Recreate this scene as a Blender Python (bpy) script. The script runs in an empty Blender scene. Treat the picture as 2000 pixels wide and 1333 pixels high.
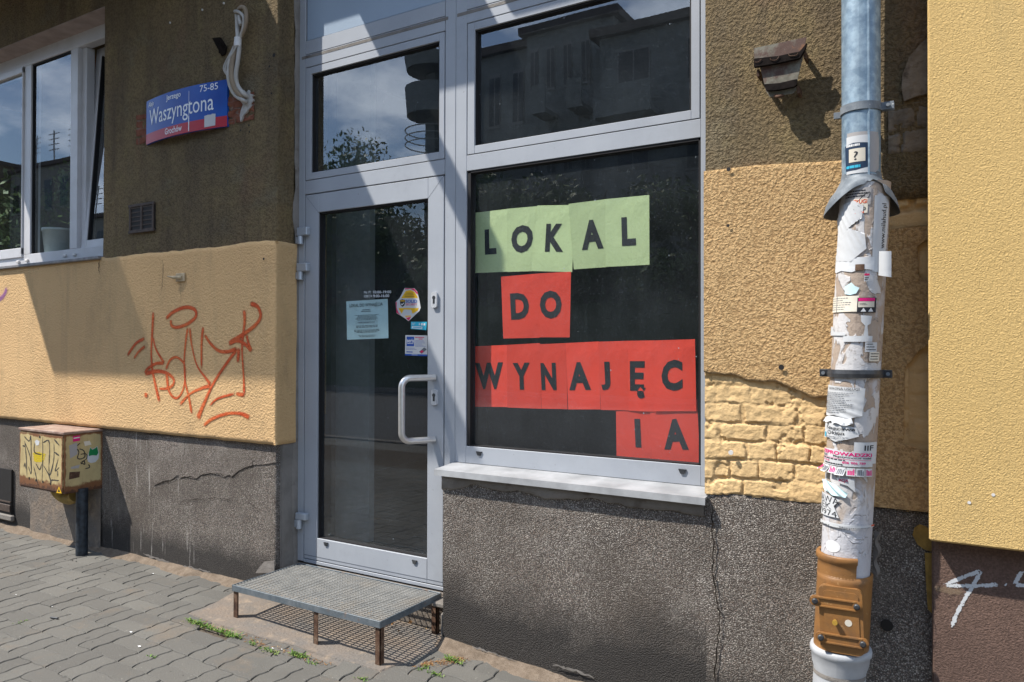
import bpy, math, random
import numpy as np
from mathutils import Vector, Matrix

# ------------------------------------------------------------------ camera, light, exposure
scene = bpy.context.scene
RNG = random.Random(7)
H = 1.40                       # eye height above the paving (m)
D = 3.012                      # distance of the camera from the shop-front plane
FPX = 1451.12                  # focal length in photo pixels (photo 2000 x 1333)
YAW, PITCH, ROLL = math.radians(30.8612), math.radians(0.50976), math.radians(0.11697)
_f = np.array([-math.sin(YAW) * math.cos(PITCH), math.cos(YAW) * math.cos(PITCH), math.sin(PITCH)])
_r = np.array([math.cos(YAW), math.sin(YAW), 0.0]); _u = np.cross(_r, _f)
_c, _s = math.cos(ROLL), math.sin(ROLL)
CR, CU, CF = _c * _r + _s * _u, -_s * _r + _c * _u, _f
cam_d = bpy.data.cameras.new("camera"); cam = bpy.data.objects.new("camera", cam_d)
scene.collection.objects.link(cam)
cam_d.sensor_width = 36.0; cam_d.lens = FPX / 2000 * 36.0; cam_d.clip_start = 0.05; cam_d.clip_end = 2000
cam.matrix_world = Matrix(((CR[0], CU[0], -CF[0], 0), (CR[1], CU[1], -CF[1], -D), (CR[2], CU[2], -CF[2], H), (0, 0, 0, 1)))
scene.camera = cam

SUN = Vector((0.460, 0.354, -0.814)).normalized()      # direction the light travels
sl = bpy.data.lights.new("sun", 'SUN'); sl.energy = 5.0; sl.angle = math.radians(0.53); sl.color = (1.0, 0.95, 0.87)
so = bpy.data.objects.new("sun", sl); scene.collection.objects.link(so)
so.rotation_euler = (-SUN).to_track_quat('Z', 'Y').to_euler()

W = bpy.data.worlds.new("World"); scene.world = W; W.use_nodes = True
nt = W.node_tree; nt.nodes.clear()
wo = nt.nodes.new('ShaderNodeOutputWorld'); bg = nt.nodes.new('ShaderNodeBackground'); bg.inputs[1].default_value = 0.132
sky = nt.nodes.new('ShaderNodeTexSky'); sky.sky_type = 'NISHITA'; sky.sun_disc = False; sky.dust_density = 0.35; sky.ozone_density = 3.5
sky.sun_elevation = math.asin(-SUN.z); sky.sun_rotation = math.atan2(-SUN.x, -SUN.y)
tc = nt.nodes.new('ShaderNodeTexCoord'); sep = nt.nodes.new('ShaderNodeSeparateXYZ'); nt.links.new(tc.outputs['Generated'], sep.inputs[0])
ad = nt.nodes.new('ShaderNodeMath'); ad.operation = 'ADD'; ad.inputs[1].default_value = 0.22; nt.links.new(sep.outputs[2], ad.inputs[0])
mx = nt.nodes.new('ShaderNodeMath'); mx.operation = 'MAXIMUM'; mx.inputs[1].default_value = 0.06; nt.links.new(ad.outputs[0], mx.inputs[0])
cmb = nt.nodes.new('ShaderNodeCombineXYZ')
for k in (0, 1):
    dv = nt.nodes.new('ShaderNodeMath'); dv.operation = 'DIVIDE'
    nt.links.new(sep.outputs[k], dv.inputs[0]); nt.links.new(mx.outputs[0], dv.inputs[1]); nt.links.new(dv.outputs[0], cmb.inputs[k])
cn = nt.nodes.new('ShaderNodeTexNoise'); cn.inputs['Scale'].default_value = 2.3; cn.inputs['Detail'].default_value = 9; cn.inputs['Roughness'].default_value = 0.58
nt.links.new(cmb.outputs[0], cn.inputs['Vector'])
cr = nt.nodes.new('ShaderNodeValToRGB'); cr.color_ramp.elements[0].position = 0.47; cr.color_ramp.elements[1].position = 0.63
nt.links.new(cn.outputs[0], cr.inputs[0])
cmx = nt.nodes.new('ShaderNodeMix'); cmx.data_type = 'RGBA'; cmx.inputs[7].default_value = (9.6, 11.2, 13.6, 1)
nt.links.new(cr.outputs[0], cmx.inputs[0]); nt.links.new(sky.outputs[0], cmx.inputs[6]); nt.links.new(cmx.outputs[2], bg.inputs[0])
nt.links.new(bg.outputs[0], wo.inputs[0])

scene.view_settings.view_transform = 'Standard'; scene.view_settings.look = 'None'
scene.view_settings.exposure = 0.63; scene.view_settings.gamma = 1.0
scene.render.engine = 'CYCLES'
scene.cycles.max_bounces = 8; scene.cycles.transparent_max_bounces = 16; scene.cycles.glossy_bounces = 4
scene.cycles.caustics_reflective = False; scene.cycles.caustics_refractive = False
scene.cycles.use_denoising = True

# ------------------------------------------------------------------ measuring helpers
def ray(u, v):
    return CR * ((u - 1000) / FPX) - CU * ((v - 666.5) / FPX) + CF
def P(u, v, Y):                 # a point seen in the photo, on the upright plane y = Y
    r = ray(u, v); t = (D + Y) / r[1]
    return np.array([r[0] * t, Y, H + r[2] * t])
def PX(u, v, X):                # the same on the plane x = X
    r = ray(u, v); t = X / r[0]
    return np.array([X, r[1] * t - D, H + r[2] * t])
def gx(x):
    return float(np.interp(x, [-3.4, -2.1, -1.4], [0, -0.045, -0.085]))
def gz(x, y):
    return 0.038 + gx(x) - 0.03 * max(0.0, min(6.0, -(y + 0.15)))
def PG(u, v):                   # on the paving
    r = ray(u, v); z = 0.0
    for _ in range(12):
        t = (z - H) / r[2]; p = np.array([r[0] * t, r[1] * t - D, z]); z = gz(p[0], p[1])
    return p
def RF(u, v, Yb):               # what the glass mirrors there, on the plane y = Yb across the street
    p = P(u, v, 0.03); r = ray(u, v); t = (Yb - 0.03) / -r[1]
    return np.array([p[0] + r[0] * t, Yb, p[2] + r[2] * t])

def vnoise(x, y, seed=0):
    xi = np.floor(x).astype(np.int64); yi = np.floor(y).astype(np.int64); xf = x - xi; yf = y - yi
    def h(a, b):
        n = (a * 374761393 + b * 668265263 + seed * 982451653) & 0x7fffffff
        n = ((n ^ (n >> 13)) * 1274126177) & 0x7fffffff
        n = n ^ (n >> 16)
        return (n & 0xffff) / 65535.0
    sx = xf * xf * (3 - 2 * xf); sy = yf * yf * (3 - 2 * yf)
    a = h(xi, yi) * (1 - sx) + h(xi + 1, yi) * sx; b = h(xi, yi + 1) * (1 - sx) + h(xi + 1, yi + 1) * sx
    return a * (1 - sy) + b * sy
def fbm(x, y, oct=4, seed=0):
    x = np.asarray(x, float); y = np.asarray(y, float)
    s = np.zeros(np.broadcast(x, y).shape); a = 0.5
    for k in range(oct):
        s = s + a * (vnoise(x, y, seed + k) - 0.5); x = x * 2.03 + 5.1; y = y * 2.03 + 1.7; a *= 0.5
    return s

# ------------------------------------------------------------------ materials
class NB:
    def __init__(s, m):
        m.use_nodes = True; s.t = m.node_tree; s.t.nodes.clear(); s.out = s.n('ShaderNodeOutputMaterial')
        s.co = s.n('ShaderNodeTexCoord').outputs['Object']
    def n(s, ty, **kw):
        nd = s.t.nodes.new(ty)
        for k, v in kw.items(): setattr(nd, k, v)
        return nd
    def put(s, sock, v):
        if hasattr(v, 'is_linked'): s.t.links.new(v, sock)
        elif isinstance(v, (tuple, list)) and len(v) == 3 and sock.type == 'RGBA': sock.default_value = (*v, 1)
        else: sock.default_value = v
    def scl(s, vec, sc):
        m = s.n('ShaderNodeMapping'); s.put(m.inputs[0], vec); m.inputs[3].default_value = sc; return m.outputs[0]
    def noise(s, scale, detail=4, rough=0.55, vec=None, dist=0.0):
        n = s.n('ShaderNodeTexNoise'); s.put(n.inputs['Vector'], vec or s.co)
        n.inputs['Scale'].default_value = scale; n.inputs['Detail'].default_value = detail
        n.inputs['Roughness'].default_value = rough; n.inputs['Distortion'].default_value = dist
        return n.outputs[0]
    def vor(s, scale, feature='F1', vec=None, out=0, rnd=1.0):
        n = s.n('ShaderNodeTexVoronoi', feature=feature); s.put(n.inputs['Vector'], vec or s.co)
        n.inputs['Scale'].default_value = scale; n.inputs['Randomness'].default_value = rnd; return n.outputs[out]
    def ramp(s, f, pts, interp='LINEAR'):
        n = s.n('ShaderNodeValToRGB'); e = n.color_ramp.elements; n.color_ramp.interpolation = interp
        while len(e) < len(pts): e.new(0.5)
        for k, (p, c) in enumerate(pts):
            e[k].position = p; e[k].color = (*c, 1) if isinstance(c, (tuple, list)) else (c, c, c, 1)
        s.put(n.inputs[0], f); return n.outputs[0]
    def mix(s, f, a, b, mode='MIX'):
        n = s.n('ShaderNodeMix', data_type='RGBA', blend_type=mode); s.put(n.inputs[0], f); s.put(n.inputs[6], a); s.put(n.inputs[7], b); return n.outputs[2]
    def math(s, op, a, b=0.0, clamp=False):
        n = s.n('ShaderNodeMath', operation=op, use_clamp=clamp); s.put(n.inputs[0], a); s.put(n.inputs[1], b); return n.outputs[0]
    def xyz(s, k, vec=None):
        n = s.n('ShaderNodeSeparateXYZ'); s.put(n.inputs[0], vec or s.co); return n.outputs[k]
    def maprange(s, v, a, b, c=0.0, d=1.0):
        n = s.n('ShaderNodeMapRange'); s.put(n.inputs[0], v)
        for k, q in zip((1, 2, 3, 4), (a, b, c, d)): n.inputs[k].default_value = q
        return n.outputs[0]
    def attr(s, name):
        return s.n('ShaderNodeAttribute', attribute_name=name).outputs['Fac']
    def bump(s, h, dist, strength=1.0, normal=None):
        n = s.n('ShaderNodeBump'); n.inputs['Strength'].default_value = strength; n.inputs['Distance'].default_value = dist
        s.put(n.inputs['Height'], h)
        if normal is not None: s.put(n.inputs['Normal'], normal)
        return n.outputs[0]
    def pbr(s, col, rough=0.8, metal=0.0, normal=None, spec=0.5, alpha=None, coat=None):
        p = s.n('ShaderNodeBsdfPrincipled'); s.put(p.inputs['Base Color'], col); s.put(p.inputs['Roughness'], rough)
        s.put(p.inputs['Metallic'], metal); s.put(p.inputs['Specular IOR Level'], spec)
        if normal is not None: s.put(p.inputs['Normal'], normal)
        if alpha is not None: s.put(p.inputs['Alpha'], alpha)
        s.t.links.new(p.outputs[0], s.out.inputs[0]); return p
MATS = {}
def material(name):
    def deco(fn):
        m = bpy.data.materials.new(name); fn(NB(m)); MATS[name] = m; return fn
    return deco
def plain(name, col, rough=0.7, var=0.12, metal=0.0, scale=25, spec=0.4, bumpd=0.0):
    m = bpy.data.materials.new(name); b = NB(m)
    f = b.noise(scale, 5)
    c = b.mix(b.ramp(f, [(0.35, 0.0), (0.65, 1.0)]), tuple(q * (1 - var) for q in col), tuple(min(1, q * (1 + var)) for q in col))
    b.pbr(c, rough, metal, b.bump(f, bumpd) if bumpd else None, spec); MATS[name] = m

def stucco_height(b, scale, vec=None):
    # roughcast: round grains of two sizes thrown over uneven trowelling
    d1 = b.vor(scale, 'SMOOTH_F1'); d2 = b.vor(scale * 2.1, 'F1'); v1 = b.noise(scale * 0.6, 7, 0.72)
    return b.math('ADD', b.math('SUBTRACT', b.math('MULTIPLY', v1, 1.3), b.math('MULTIPLY', d1, 0.75)), b.math('MULTIPLY', d2, -0.35))
@material("olive_roughcast")
def _(b):
    h = stucco_height(b, 95)
    big = b.noise(1.3, 5, 0.6); mid = b.noise(7, 4)
    streak = b.noise(1, 4, 0.6, vec=b.scl(b.co, (6, 6, 0.7)))
    c = b.mix(b.ramp(big, [(0.38, 0), (0.62, 1)]), (0.265, 0.190, 0.098), (0.195, 0.146, 0.082))
    c = b.mix(b.ramp(streak, [(0.47, 0), (0.68, 0.8)]), c, (0.125, 0.092, 0.060))
    c = b.mix(b.ramp(mid, [(0.5, 0), (0.7, 0.35)]), c, (0.26, 0.205, 0.09))
    c = b.mix(b.ramp(b.noise(0.8, 6, 0.68), [(0.52, 0), (0.66, 0.75)]), c, (0.125, 0.096, 0.066))
    c = b.mix(b.ramp(b.noise(2.6, 6, 0.7), [(0.58, 0), (0.70, 0.45)]), c, (0.235, 0.20, 0.135))
    pink = b.noise(0.9, 3, vec=b.scl(b.co, (1.6, 1, 1)))
    c = b.mix(b.ramp(pink, [(0.58, 0), (0.70, 0.7)]), c, (0.25, 0.145, 0.09))
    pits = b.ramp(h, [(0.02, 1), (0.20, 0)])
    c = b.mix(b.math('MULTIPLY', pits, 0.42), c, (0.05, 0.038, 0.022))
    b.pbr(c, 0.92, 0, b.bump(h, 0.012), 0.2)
@material("yellow_roughcast")
def _(b):
    h = stucco_height(b, 105)
    big = b.noise(1.6, 5, 0.6)
    c = b.mix(b.ramp(big, [(0.35, 0), (0.65, 1)]), (0.665, 0.435, 0.215), (0.60, 0.390, 0.192))
    grime = b.noise(4.5, 6, 0.7, vec=b.scl(b.co, (1, 1, 0.5)))
    c = b.mix(b.ramp(grime, [(0.52, 0), (0.72, 0.5)]), c, (0.40, 0.27, 0.14))
    c = b.mix(b.ramp(b.noise(1, 5, 0.65, vec=b.scl(b.co, (9, 9, 0.9))), [(0.55, 0), (0.75, 0.4)]), c, (0.38, 0.26, 0.14))
    spots = b.noise(38, 2)
    c = b.mix(b.ramp(spots, [(0.74, 0), (0.78, 0.7)]), c, (0.22, 0.14, 0.07))
    b.pbr(c, 0.9, 0, b.bump(h, 0.0055), 0.25)
@material("yellow_roughcast_coarse")
def _(b):
    h = stucco_height(b, 108)
    big = b.noise(1.9, 5, 0.6)
    c = b.mix(b.ramp(big, [(0.35, 0), (0.65, 1)]), (0.665, 0.44, 0.215), (0.60, 0.395, 0.19))
    pits = b.ramp(h, [(0.02, 1), (0.2, 0)])
    c = b.mix(b.math('MULTIPLY', pits, 0.55), c, (0.30, 0.17, 0.07))
    c = b.mix(b.ramp(b.noise(1, 5, 0.65, vec=b.scl(b.co, (11, 11, 1.2))), [(0.54, 0), (0.75, 0.35)]), c, (0.42, 0.28, 0.13))
    b.pbr(c, 0.9, 0, b.bump(h, 0.012), 0.25)
@material("painted_brick")
def _(b):
    h = b.math('ADD', b.noise(75, 6, 0.68), b.math('MULTIPLY', b.noise(17, 6, 0.65), 1.4))
    big = b.noise(5, 5, 0.6)
    c = b.mix(b.ramp(big, [(0.35, 0), (0.65, 1)]), (0.65, 0.45, 0.225), (0.58, 0.395, 0.19))
    d = b.attr('joint')
    c = b.mix(b.math('MULTIPLY', d, b.ramp(b.noise(30, 3), [(0.4, 0), (0.7, 0.55)])), c, (0.30, 0.19, 0.09))
    b.pbr(c, 0.85, 0, b.bump(h, 0.004), 0.25)
@material("insulated_render")
def _(b):
    h = b.noise(140, 3, 0.55, dist=1.2)
    big = b.noise(1.1, 4)
    c = b.mix(b.ramp(big, [(0.3, 0), (0.7, 1)]), (0.62, 0.425, 0.172), (0.56, 0.38, 0.15))
    c = b.mix(b.ramp(b.noise(1, 5, 0.65, vec=b.scl(b.co, (8, 8, 0.7))), [(0.54, 0), (0.75, 0.3)]), c, (0.40, 0.30, 0.14))
    c = b.mix(b.ramp(b.noise(48, 3, 0.6), [(0.70, 0), (0.76, 0.35)]), c, (0.30, 0.22, 0.12))
    b.pbr(c, 0.9, 0, b.bump(h, 0.0060), 0.25)
def pebble(name, dark, light, soot):
    m = bpy.data.materials.new(name); b = NB(m)
    cell = b.vor(205, 'F1', out=1); dist = b.vor(205, 'F1', out=0)
    val = b.xyz(0, cell); hue = b.xyz(1, cell)
    c = b.ramp(val, [(0.0, dark), (0.45, tuple((a + q) / 2 for a, q in zip(dark, light))), (0.85, light), (0.97, tuple(min(1, q * 1.55) for q in light))])
    c = b.mix(b.ramp(hue, [(0.55, 0), (0.95, 0.5)]), c, (0.21, 0.125, 0.085))
    c = b.mix(b.ramp(dist, [(0.32, 0), (0.62, 0.8)]), c, (0.045, 0.038, 0.032))
    big = b.noise(1.7, 6, 0.66)
    c = b.mix(b.ramp(big, [(0.40, 0), (0.66, 0.7)]), c, (0.075, 0.060, 0.048))
    c = b.mix(b.ramp(b.noise(3.1, 5, 0.65), [(0.55, 0), (0.72, 0.4)]), c, (0.30, 0.27, 0.235))
    # splashed soot band: an irregular stain along the foot of the wall
    st = b.math('ADD', b.attr('soot'), b.math('MULTIPLY', b.math('SUBTRACT', b.noise(3.2, 6, 0.65), 0.5), 0.9))
    c = b.mix(b.ramp(st, [(0.20, 0), (0.62, soot)]), c, (0.030, 0.027, 0.025))
    drip = b.noise(1, 5, 0.7, vec=b.scl(b.co, (42, 42, 2.6)))
    c = b.mix(b.ramp(b.math('MULTIPLY', drip, b.attr('drips')), [(0.60, 0), (0.68, 0.6)]), c, (0.50, 0.47, 0.44))
    h = b.ramp(dist, [(0.0, 1.0), (0.75, 0.0)])
    b.pbr(c, 0.8, 0, b.bump(h, 0.0042), 0.3); MATS[name] = m
pebble("pebble_dash", (0.125, 0.107, 0.094), (0.42, 0.38, 0.335), 0.90)
pebble("pebble_dash_pale", (0.25, 0.215, 0.19), (0.50, 0.45, 0.40), 0.0)
pebble("pebble_dash_dark", (0.035, 0.032, 0.030), (0.12, 0.105, 0.095), 0.6)
@material("brown_plinth")
def _(b):
    h = b.noise(170, 3, 0.6); big = b.noise(3, 5, 0.6)
    c = b.mix(b.ramp(big, [(0.35, 0), (0.65, 1)]), (0.165, 0.105, 0.082), (0.125, 0.080, 0.064))
    c = b.mix(b.ramp(b.noise(150, 2), [(0.42, 0.5), (0.6, 0)]), c, (0.07, 0.045, 0.035))
    b.pbr(c, 0.88, 0, b.bump(h, 0.005), 0.25)
@material("grey_mortar")
def _(b):
    f = b.noise(6, 6, 0.65); h = b.noise(60, 4)
    c = b.mix(b.ramp(f, [(0.35, 0), (0.65, 1)]), (0.155, 0.14, 0.125), (0.235, 0.215, 0.195))
    c = b.mix(b.ramp(b.noise(11, 4), [(0.6, 0), (0.72, 0.7)]), c, (0.075, 0.058, 0.045))
    b.pbr(c, 0.9, 0, b.bump(h, 0.004), 0.2)
@material("old_masonry")
def _(b):
    f = b.noise(7, 6, 0.68); h = b.noise(55, 4)
    c = b.mix(b.ramp(f, [(0.35, 0), (0.65, 1)]), (0.13, 0.105, 0.078), (0.25, 0.21, 0.165))
    c = b.mix(b.ramp(b.noise(24, 5), [(0.58, 0), (0.70, 0.7)]), c, (0.05, 0.035, 0.025))
    b.pbr(c, 0.92, 0, b.bump(h, 0.006), 0.2)
@material("concrete_pad")
def _(b):
    f = b.noise(5, 6, 0.65); h = b.noise(70, 5)
    c = b.mix(b.ramp(f, [(0.36, 0), (0.62, 1)]), (0.195, 0.155, 0.122), (0.150, 0.135, 0.120))
    c = b.mix(b.ramp(b.noise(16, 5), [(0.55, 0), (0.72, 0.6)]), c, (0.31, 0.24, 0.175))
    b.pbr(c, 0.92, 0, b.bump(h, 0.006), 0.2)
@material("paver_concrete")
def _(b):
    f = b.noise(2.2, 6, 0.6); g = b.noise(160, 3); r = b.attr('tone')
    c = b.mix(b.ramp(f, [(0.35, 0), (0.65, 1)]), (0.118, 0.112, 0.099), (0.160, 0.152, 0.134))
    c = b.mix(b.math('MULTIPLY', r, 0.6), c, (0.085, 0.080, 0.072))
    c = b.mix(b.ramp(b.noise(3.5, 5, 0.7), [(0.56, 0), (0.72, 0.5)]), c, (0.19, 0.140, 0.095))
    c = b.mix(b.ramp(b.noise(1.1, 6, 0.7), [(0.50, 0), (0.70, 0.5)]), c, (0.085, 0.080, 0.072))
    c = b.mix(b.math('MULTIPLY', b.ramp(b.vor(9, 'F1', out=0), [(0.10, 1), (0.13, 0)]), b.ramp(b.xyz(0, b.vor(9, 'F1', out=1)), [(0.72, 0), (0.74, 0.55)])), c, (0.06, 0.057, 0.052))
    c = b.mix(b.ramp(g, [(0.32, 0.5), (0.5, 0)]), c, (0.09, 0.085, 0.078))
    c = b.mix(b.ramp(b.noise(90, 2), [(0.68, 0), (0.75, 0.5)]), c, (0.33, 0.31, 0.27))
    b.pbr(c, 0.88, 0, b.bump(g, 0.0022), 0.25)
@material("joint_sand")
def _(b):
    c = b.mix(b.noise(30, 5), (0.075, 0.062, 0.048), (0.13, 0.105, 0.08)); b.pbr(c, 0.95, 0, b.bump(b.noise(200, 3), 0.003), 0.1)
@material("sandy_dirt")
def _(b):
    f = b.noise(22, 6, 0.7); g = b.noise(240, 3)
    c = b.mix(b.ramp(f, [(0.35, 0), (0.65, 1)]), (0.15, 0.115, 0.085), (0.235, 0.185, 0.14))
    c = b.mix(b.ramp(g, [(0.3, 0.7), (0.48, 0)]), c, (0.07, 0.05, 0.035)); b.pbr(c, 0.95, 0, b.bump(g, 0.006), 0.1)
@material("asphalt")
def _(b):
    g = b.noise(120, 4); c = b.mix(g, (0.035, 0.035, 0.037), (0.075, 0.075, 0.077)); b.pbr(c, 0.85, 0, b.bump(g, 0.004), 0.3)
@material("grey_aluminium")
def _(b):
    f = b.noise(3, 5, 0.6); s = b.noise(1, 4, 0.6, vec=b.scl(b.co, (30, 30, 2)))
    c = b.mix(b.ramp(f, [(0.35, 0), (0.65, 1)]), (0.322, 0.342, 0.376), (0.362, 0.382, 0.414))
    c = b.mix(b.ramp(s, [(0.6, 0), (0.78, 0.25)]), c, (0.30, 0.32, 0.35))
    c = b.mix(b.ramp(b.noise(55, 4), [(0.68, 0), (0.73, 0.55)]), c, (0.15, 0.14, 0.13))
    c = b.mix(b.ramp(b.noise(2.3, 7, 0.72), [(0.54, 0), (0.72, 0.35)]), c, (0.215, 0.225, 0.24))
    b.pbr(c, 0.5, 0, None, 0.4)
@material("fascia_sheet")
def _(b):
    f = b.noise(2, 5, 0.6); g = b.noise(120, 3)
    c = b.mix(b.ramp(f, [(0.35, 0), (0.65, 1)]), (0.275, 0.345, 0.43), (0.30, 0.37, 0.455)); b.pbr(c, 0.45, 0, b.bump(g, 0.0006), 0.4)
@material("rubber_gap")
def _(b): b.pbr((0.014, 0.013, 0.014), 0.7, 0, None, 0.3)
@material("white_pvc")
def _(b):
    c = b.mix(b.ramp(b.noise(6, 5), [(0.45, 0), (0.7, 0.5)]), (0.56, 0.56, 0.58), (0.44, 0.43, 0.42)); b.pbr(c, 0.35, 0, None, 0.5)
def glass(name, ior, tint, dust_haze, spk):
    m = bpy.data.materials.new(name); b = NB(m)
    fr = b.n('ShaderNodeFresnel'); fr.inputs[0].default_value = ior
    tr = b.n('ShaderNodeBsdfTransparent'); b.put(tr.inputs[0], tint)
    gl = b.n('ShaderNodeBsdfGlossy'); gl.inputs['Roughness'].default_value = 0.0
    wav = b.noise(1.1, 1); b.put(gl.inputs['Normal'], b.bump(wav, 0.004, 0.25))
    mx = b.n('ShaderNodeMixShader'); bf = b.n('ShaderNodeNewGeometry').outputs['Backfacing']; ff = b.math('SUBTRACT', 1.0, bf); b.put(mx.inputs[0], b.math('MULTIPLY', fr.outputs[0], ff)); b.put(mx.inputs[1], tr.outputs[0]); b.put(mx.inputs[2], gl.outputs[0])
    df = b.n('ShaderNodeBsdfDiffuse'); b.put(df.inputs[0], (0.46, 0.53, 0.58))  # dust film tinted blue, painting sky haze onto the glass
    film = b.math('MULTIPLY', b.ramp(b.noise(2.4, 6, 0.65), [(0.35, 0.25), (0.7, 1.0)]), dust_haze)
    sm = b.math('MULTIPLY', b.ramp(b.noise(1, 5, 0.7, vec=b.scl(b.co, (26, 26, 2.0))), [(0.52, 0), (0.80, 1.0)]), dust_haze * 0.35)
    cells = b.vor(170, 'F1', out=0); cellr = b.xyz(0, b.vor(170, 'F1', out=1))
    speck = b.math('MULTIPLY', b.ramp(cells, [(0.10, 1), (0.22, 0)]), b.ramp(cellr, [(0.62, 0), (0.95, spk)]))
    cells2 = b.vor(26, 'F1', out=0); cellr2 = b.xyz(0, b.vor(26, 'F1', out=1))
    speck2 = b.math('MULTIPLY', b.ramp(cells2, [(0.05, 1), (0.08, 0)]), b.ramp(cellr2, [(0.86, 0), (0.93, spk * 1.6)]))
    d = b.math('MULTIPLY', b.math('ADD', b.math('ADD', film, sm), b.math('ADD', speck, speck2), True), ff)
    m2 = b.n('ShaderNodeMixShader'); b.put(m2.inputs[0], d); b.put(m2.inputs[1], mx.outputs[0]); b.put(m2.inputs[2], df.outputs[0])
    b.t.links.new(m2.outputs[0], b.out.inputs[0]); MATS[name] = m
glass("shop_glass", 1.95, (0.95, 0.97, 0.97), 0.046, 0.42)
glass("transom_glass", 2.45, (0.92, 0.95, 0.96), 0.036, 0.42)
glass("home_glass", 2.3, (0.90, 0.93, 0.94), 0.008, 0.05)
def paper(name, col, trans=0.25):
    m = bpy.data.materials.new(name); b = NB(m)
    f = b.noise(7, 5, 0.6); cr_ = b.noise(5, 3, 0.6, dist=0.6)
    c = b.mix(b.ramp(f, [(0.35, 0), (0.65, 1)]), tuple(q * 0.90 for q in col), col)
    c = b.mix(b.math('MULTIPLY', b.n('ShaderNodeObjectInfo').outputs['Random'], 0.8), c, tuple(q * 0.74 for q in col))
    p = b.pbr(c, 0.75, 0, b.bump(cr_, 0.010, 0.6), 0.25)
    p.inputs['Transmission Weight'].default_value = 0.0; MATS[name] = m
paper("green_paper", (0.62, 0.72, 0.38)); paper("red_paper", (0.92, 0.075, 0.045)); paper("white_paper", (0.60, 0.61, 0.62))
paper("blueish_paper", (0.62, 0.82, 0.86)); paper("cream_paper", (0.72, 0.66, 0.55)); paper("grey_paper", (0.42, 0.40, 0.39))
def ink(name, col, rough=0.6, alpha=1.0):
    m = bpy.data.materials.new(name); b = NB(m); b.pbr(col, rough, 0, None, 0.3); MATS[name] = m
ink("black_ink", (0.018, 0.019, 0.024)); ink("grey_ink", (0.12, 0.13, 0.15)); ink("white_ink", (0.66, 0.66, 0.66)); ink("red_ink", (0.55, 0.02, 0.10))
ink("magenta_ink", (0.60, 0.01, 0.16)); ink("blue_ink", (0.02, 0.075, 0.33)); ink("yellow_ink", (0.72, 0.42, 0.015)); ink("cyan_ink", (0.03, 0.36, 0.52))
ink("orange_ink", (0.60, 0.09, 0.03)); ink("navy_ink", (0.012, 0.030, 0.065)); ink("vinyl_grey", (0.62, 0.66, 0.68)); ink("green_ink", (0.01, 0.19, 0.06))
ink("sign_white", (0.74, 0.76, 0.80), 0.35)
@material("sign_blue")
def _(b):
    c = b.mix(b.ramp(b.noise(4, 4), [(0.4, 0), (0.65, 1)]), (0.002, 0.050, 0.30), (0.003, 0.075, 0.38)); b.pbr(c, 0.38, 0, None, 0.3)
@material("sign_red")
def _(b):
    c = b.mix(b.noise(4, 4), (0.36, 0.010, 0.025), (0.43, 0.016, 0.033)); b.pbr(c, 0.4, 0, None, 0.3)
@material("spray_paint")
def _(b):
    e = b.attr('edge'); n = b.noise(330, 2)
    a = b.ramp(b.math('ADD', e, b.math('MULTIPLY', b.math('SUBTRACT', n, 0.5), 0.9)), [(0.14, 0), (0.80, 0.95)])
    c = b.mix(b.ramp(b.noise(9, 3), [(0.35, 0), (0.65, 1)]), (0.54, 0.075, 0.020), (0.64, 0.145, 0.040))
    b.pbr(c, 0.7, 0, b.bump(stucco_height(b, 88), 0.006), 0.2, alpha=a)
@material("yellow_spray")
def _(b):
    e = b.attr('edge'); n = b.noise(160, 3)
    a = b.ramp(b.math('ADD', e, b.math('MULTIPLY', b.math('SUBTRACT', n, 0.5), 1.6)), [(0.35, 0), (0.75, 0.8)])
    b.pbr((0.62, 0.46, 0.02), 0.7, 0, None, 0.2, alpha=a)
@material("violet_spray")
def _(b):
    e = b.attr('edge'); n = b.noise(330, 2)
    a = b.ramp(b.math('ADD', e, b.math('MULTIPLY', b.math('SUBTRACT', n, 0.5), 0.9)), [(0.3, 0), (0.9, 0.6)])
    b.pbr((0.25, 0.08, 0.33), 0.7, 0, None, 0.2, alpha=a)
@material("chalk")
def _(b):
    e = b.attr('edge'); n = b.noise(190, 2)
    a = b.ramp(b.math('ADD', e, b.math('MULTIPLY', b.math('SUBTRACT', n, 0.5), 2.0)), [(0.42, 0), (0.62, 0.85)])
    b.pbr((0.62, 0.64, 0.66), 0.9, 0, None, 0.1, alpha=a)
@material("worn_paint")
def _(b):
    e = b.attr('edge'); n = b.noise(40, 5)
    a = b.ramp(b.math('ADD', e, b.math('MULTIPLY', b.math('SUBTRACT', n, 0.5), 1.2)), [(0.4, 0), (0.9, 0.5)])
    b.pbr((0.30, 0.22, 0.15), 0.9, 0, None, 0.1, alpha=a)
@material("marker_black")
def _(b):
    e = b.attr('edge'); n = b.noise(120, 2)
    a = b.ramp(b.math('ADD', e, b.math('MULTIPLY', b.math('SUBTRACT', n, 0.5), 0.8)), [(0.3, 0), (0.7, 0.85)])
    b.pbr((0.04, 0.04, 0.042), 0.6, 0, None, 0.3, alpha=a)
@material("crack_shade")
def _(b): b.pbr((0.020, 0.016, 0.013), 0.95, 0, None, 0.1)
@material("zinc")
def _(b):
    v = b.vor(26, 'F1', out=1); f = b.noise(5, 5, 0.6); sp = b.noise(28, 4, 0.6)
    c = b.mix(b.ramp(sp, [(0.42, 0), (0.62, 1)]), (0.125, 0.190, 0.255), (0.26, 0.35, 0.42))
    c = b.mix(b.ramp(f, [(0.45, 0), (0.7, 0.4)]), c, (0.22, 0.29, 0.35))
    c = b.mix(b.math('MULTIPLY', b.xyz(0, v), 0.22), c, (0.36, 0.43, 0.48))
    b.pbr(c, 0.5, 0.35, b.bump(sp, 0.001), 0.5)
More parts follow.
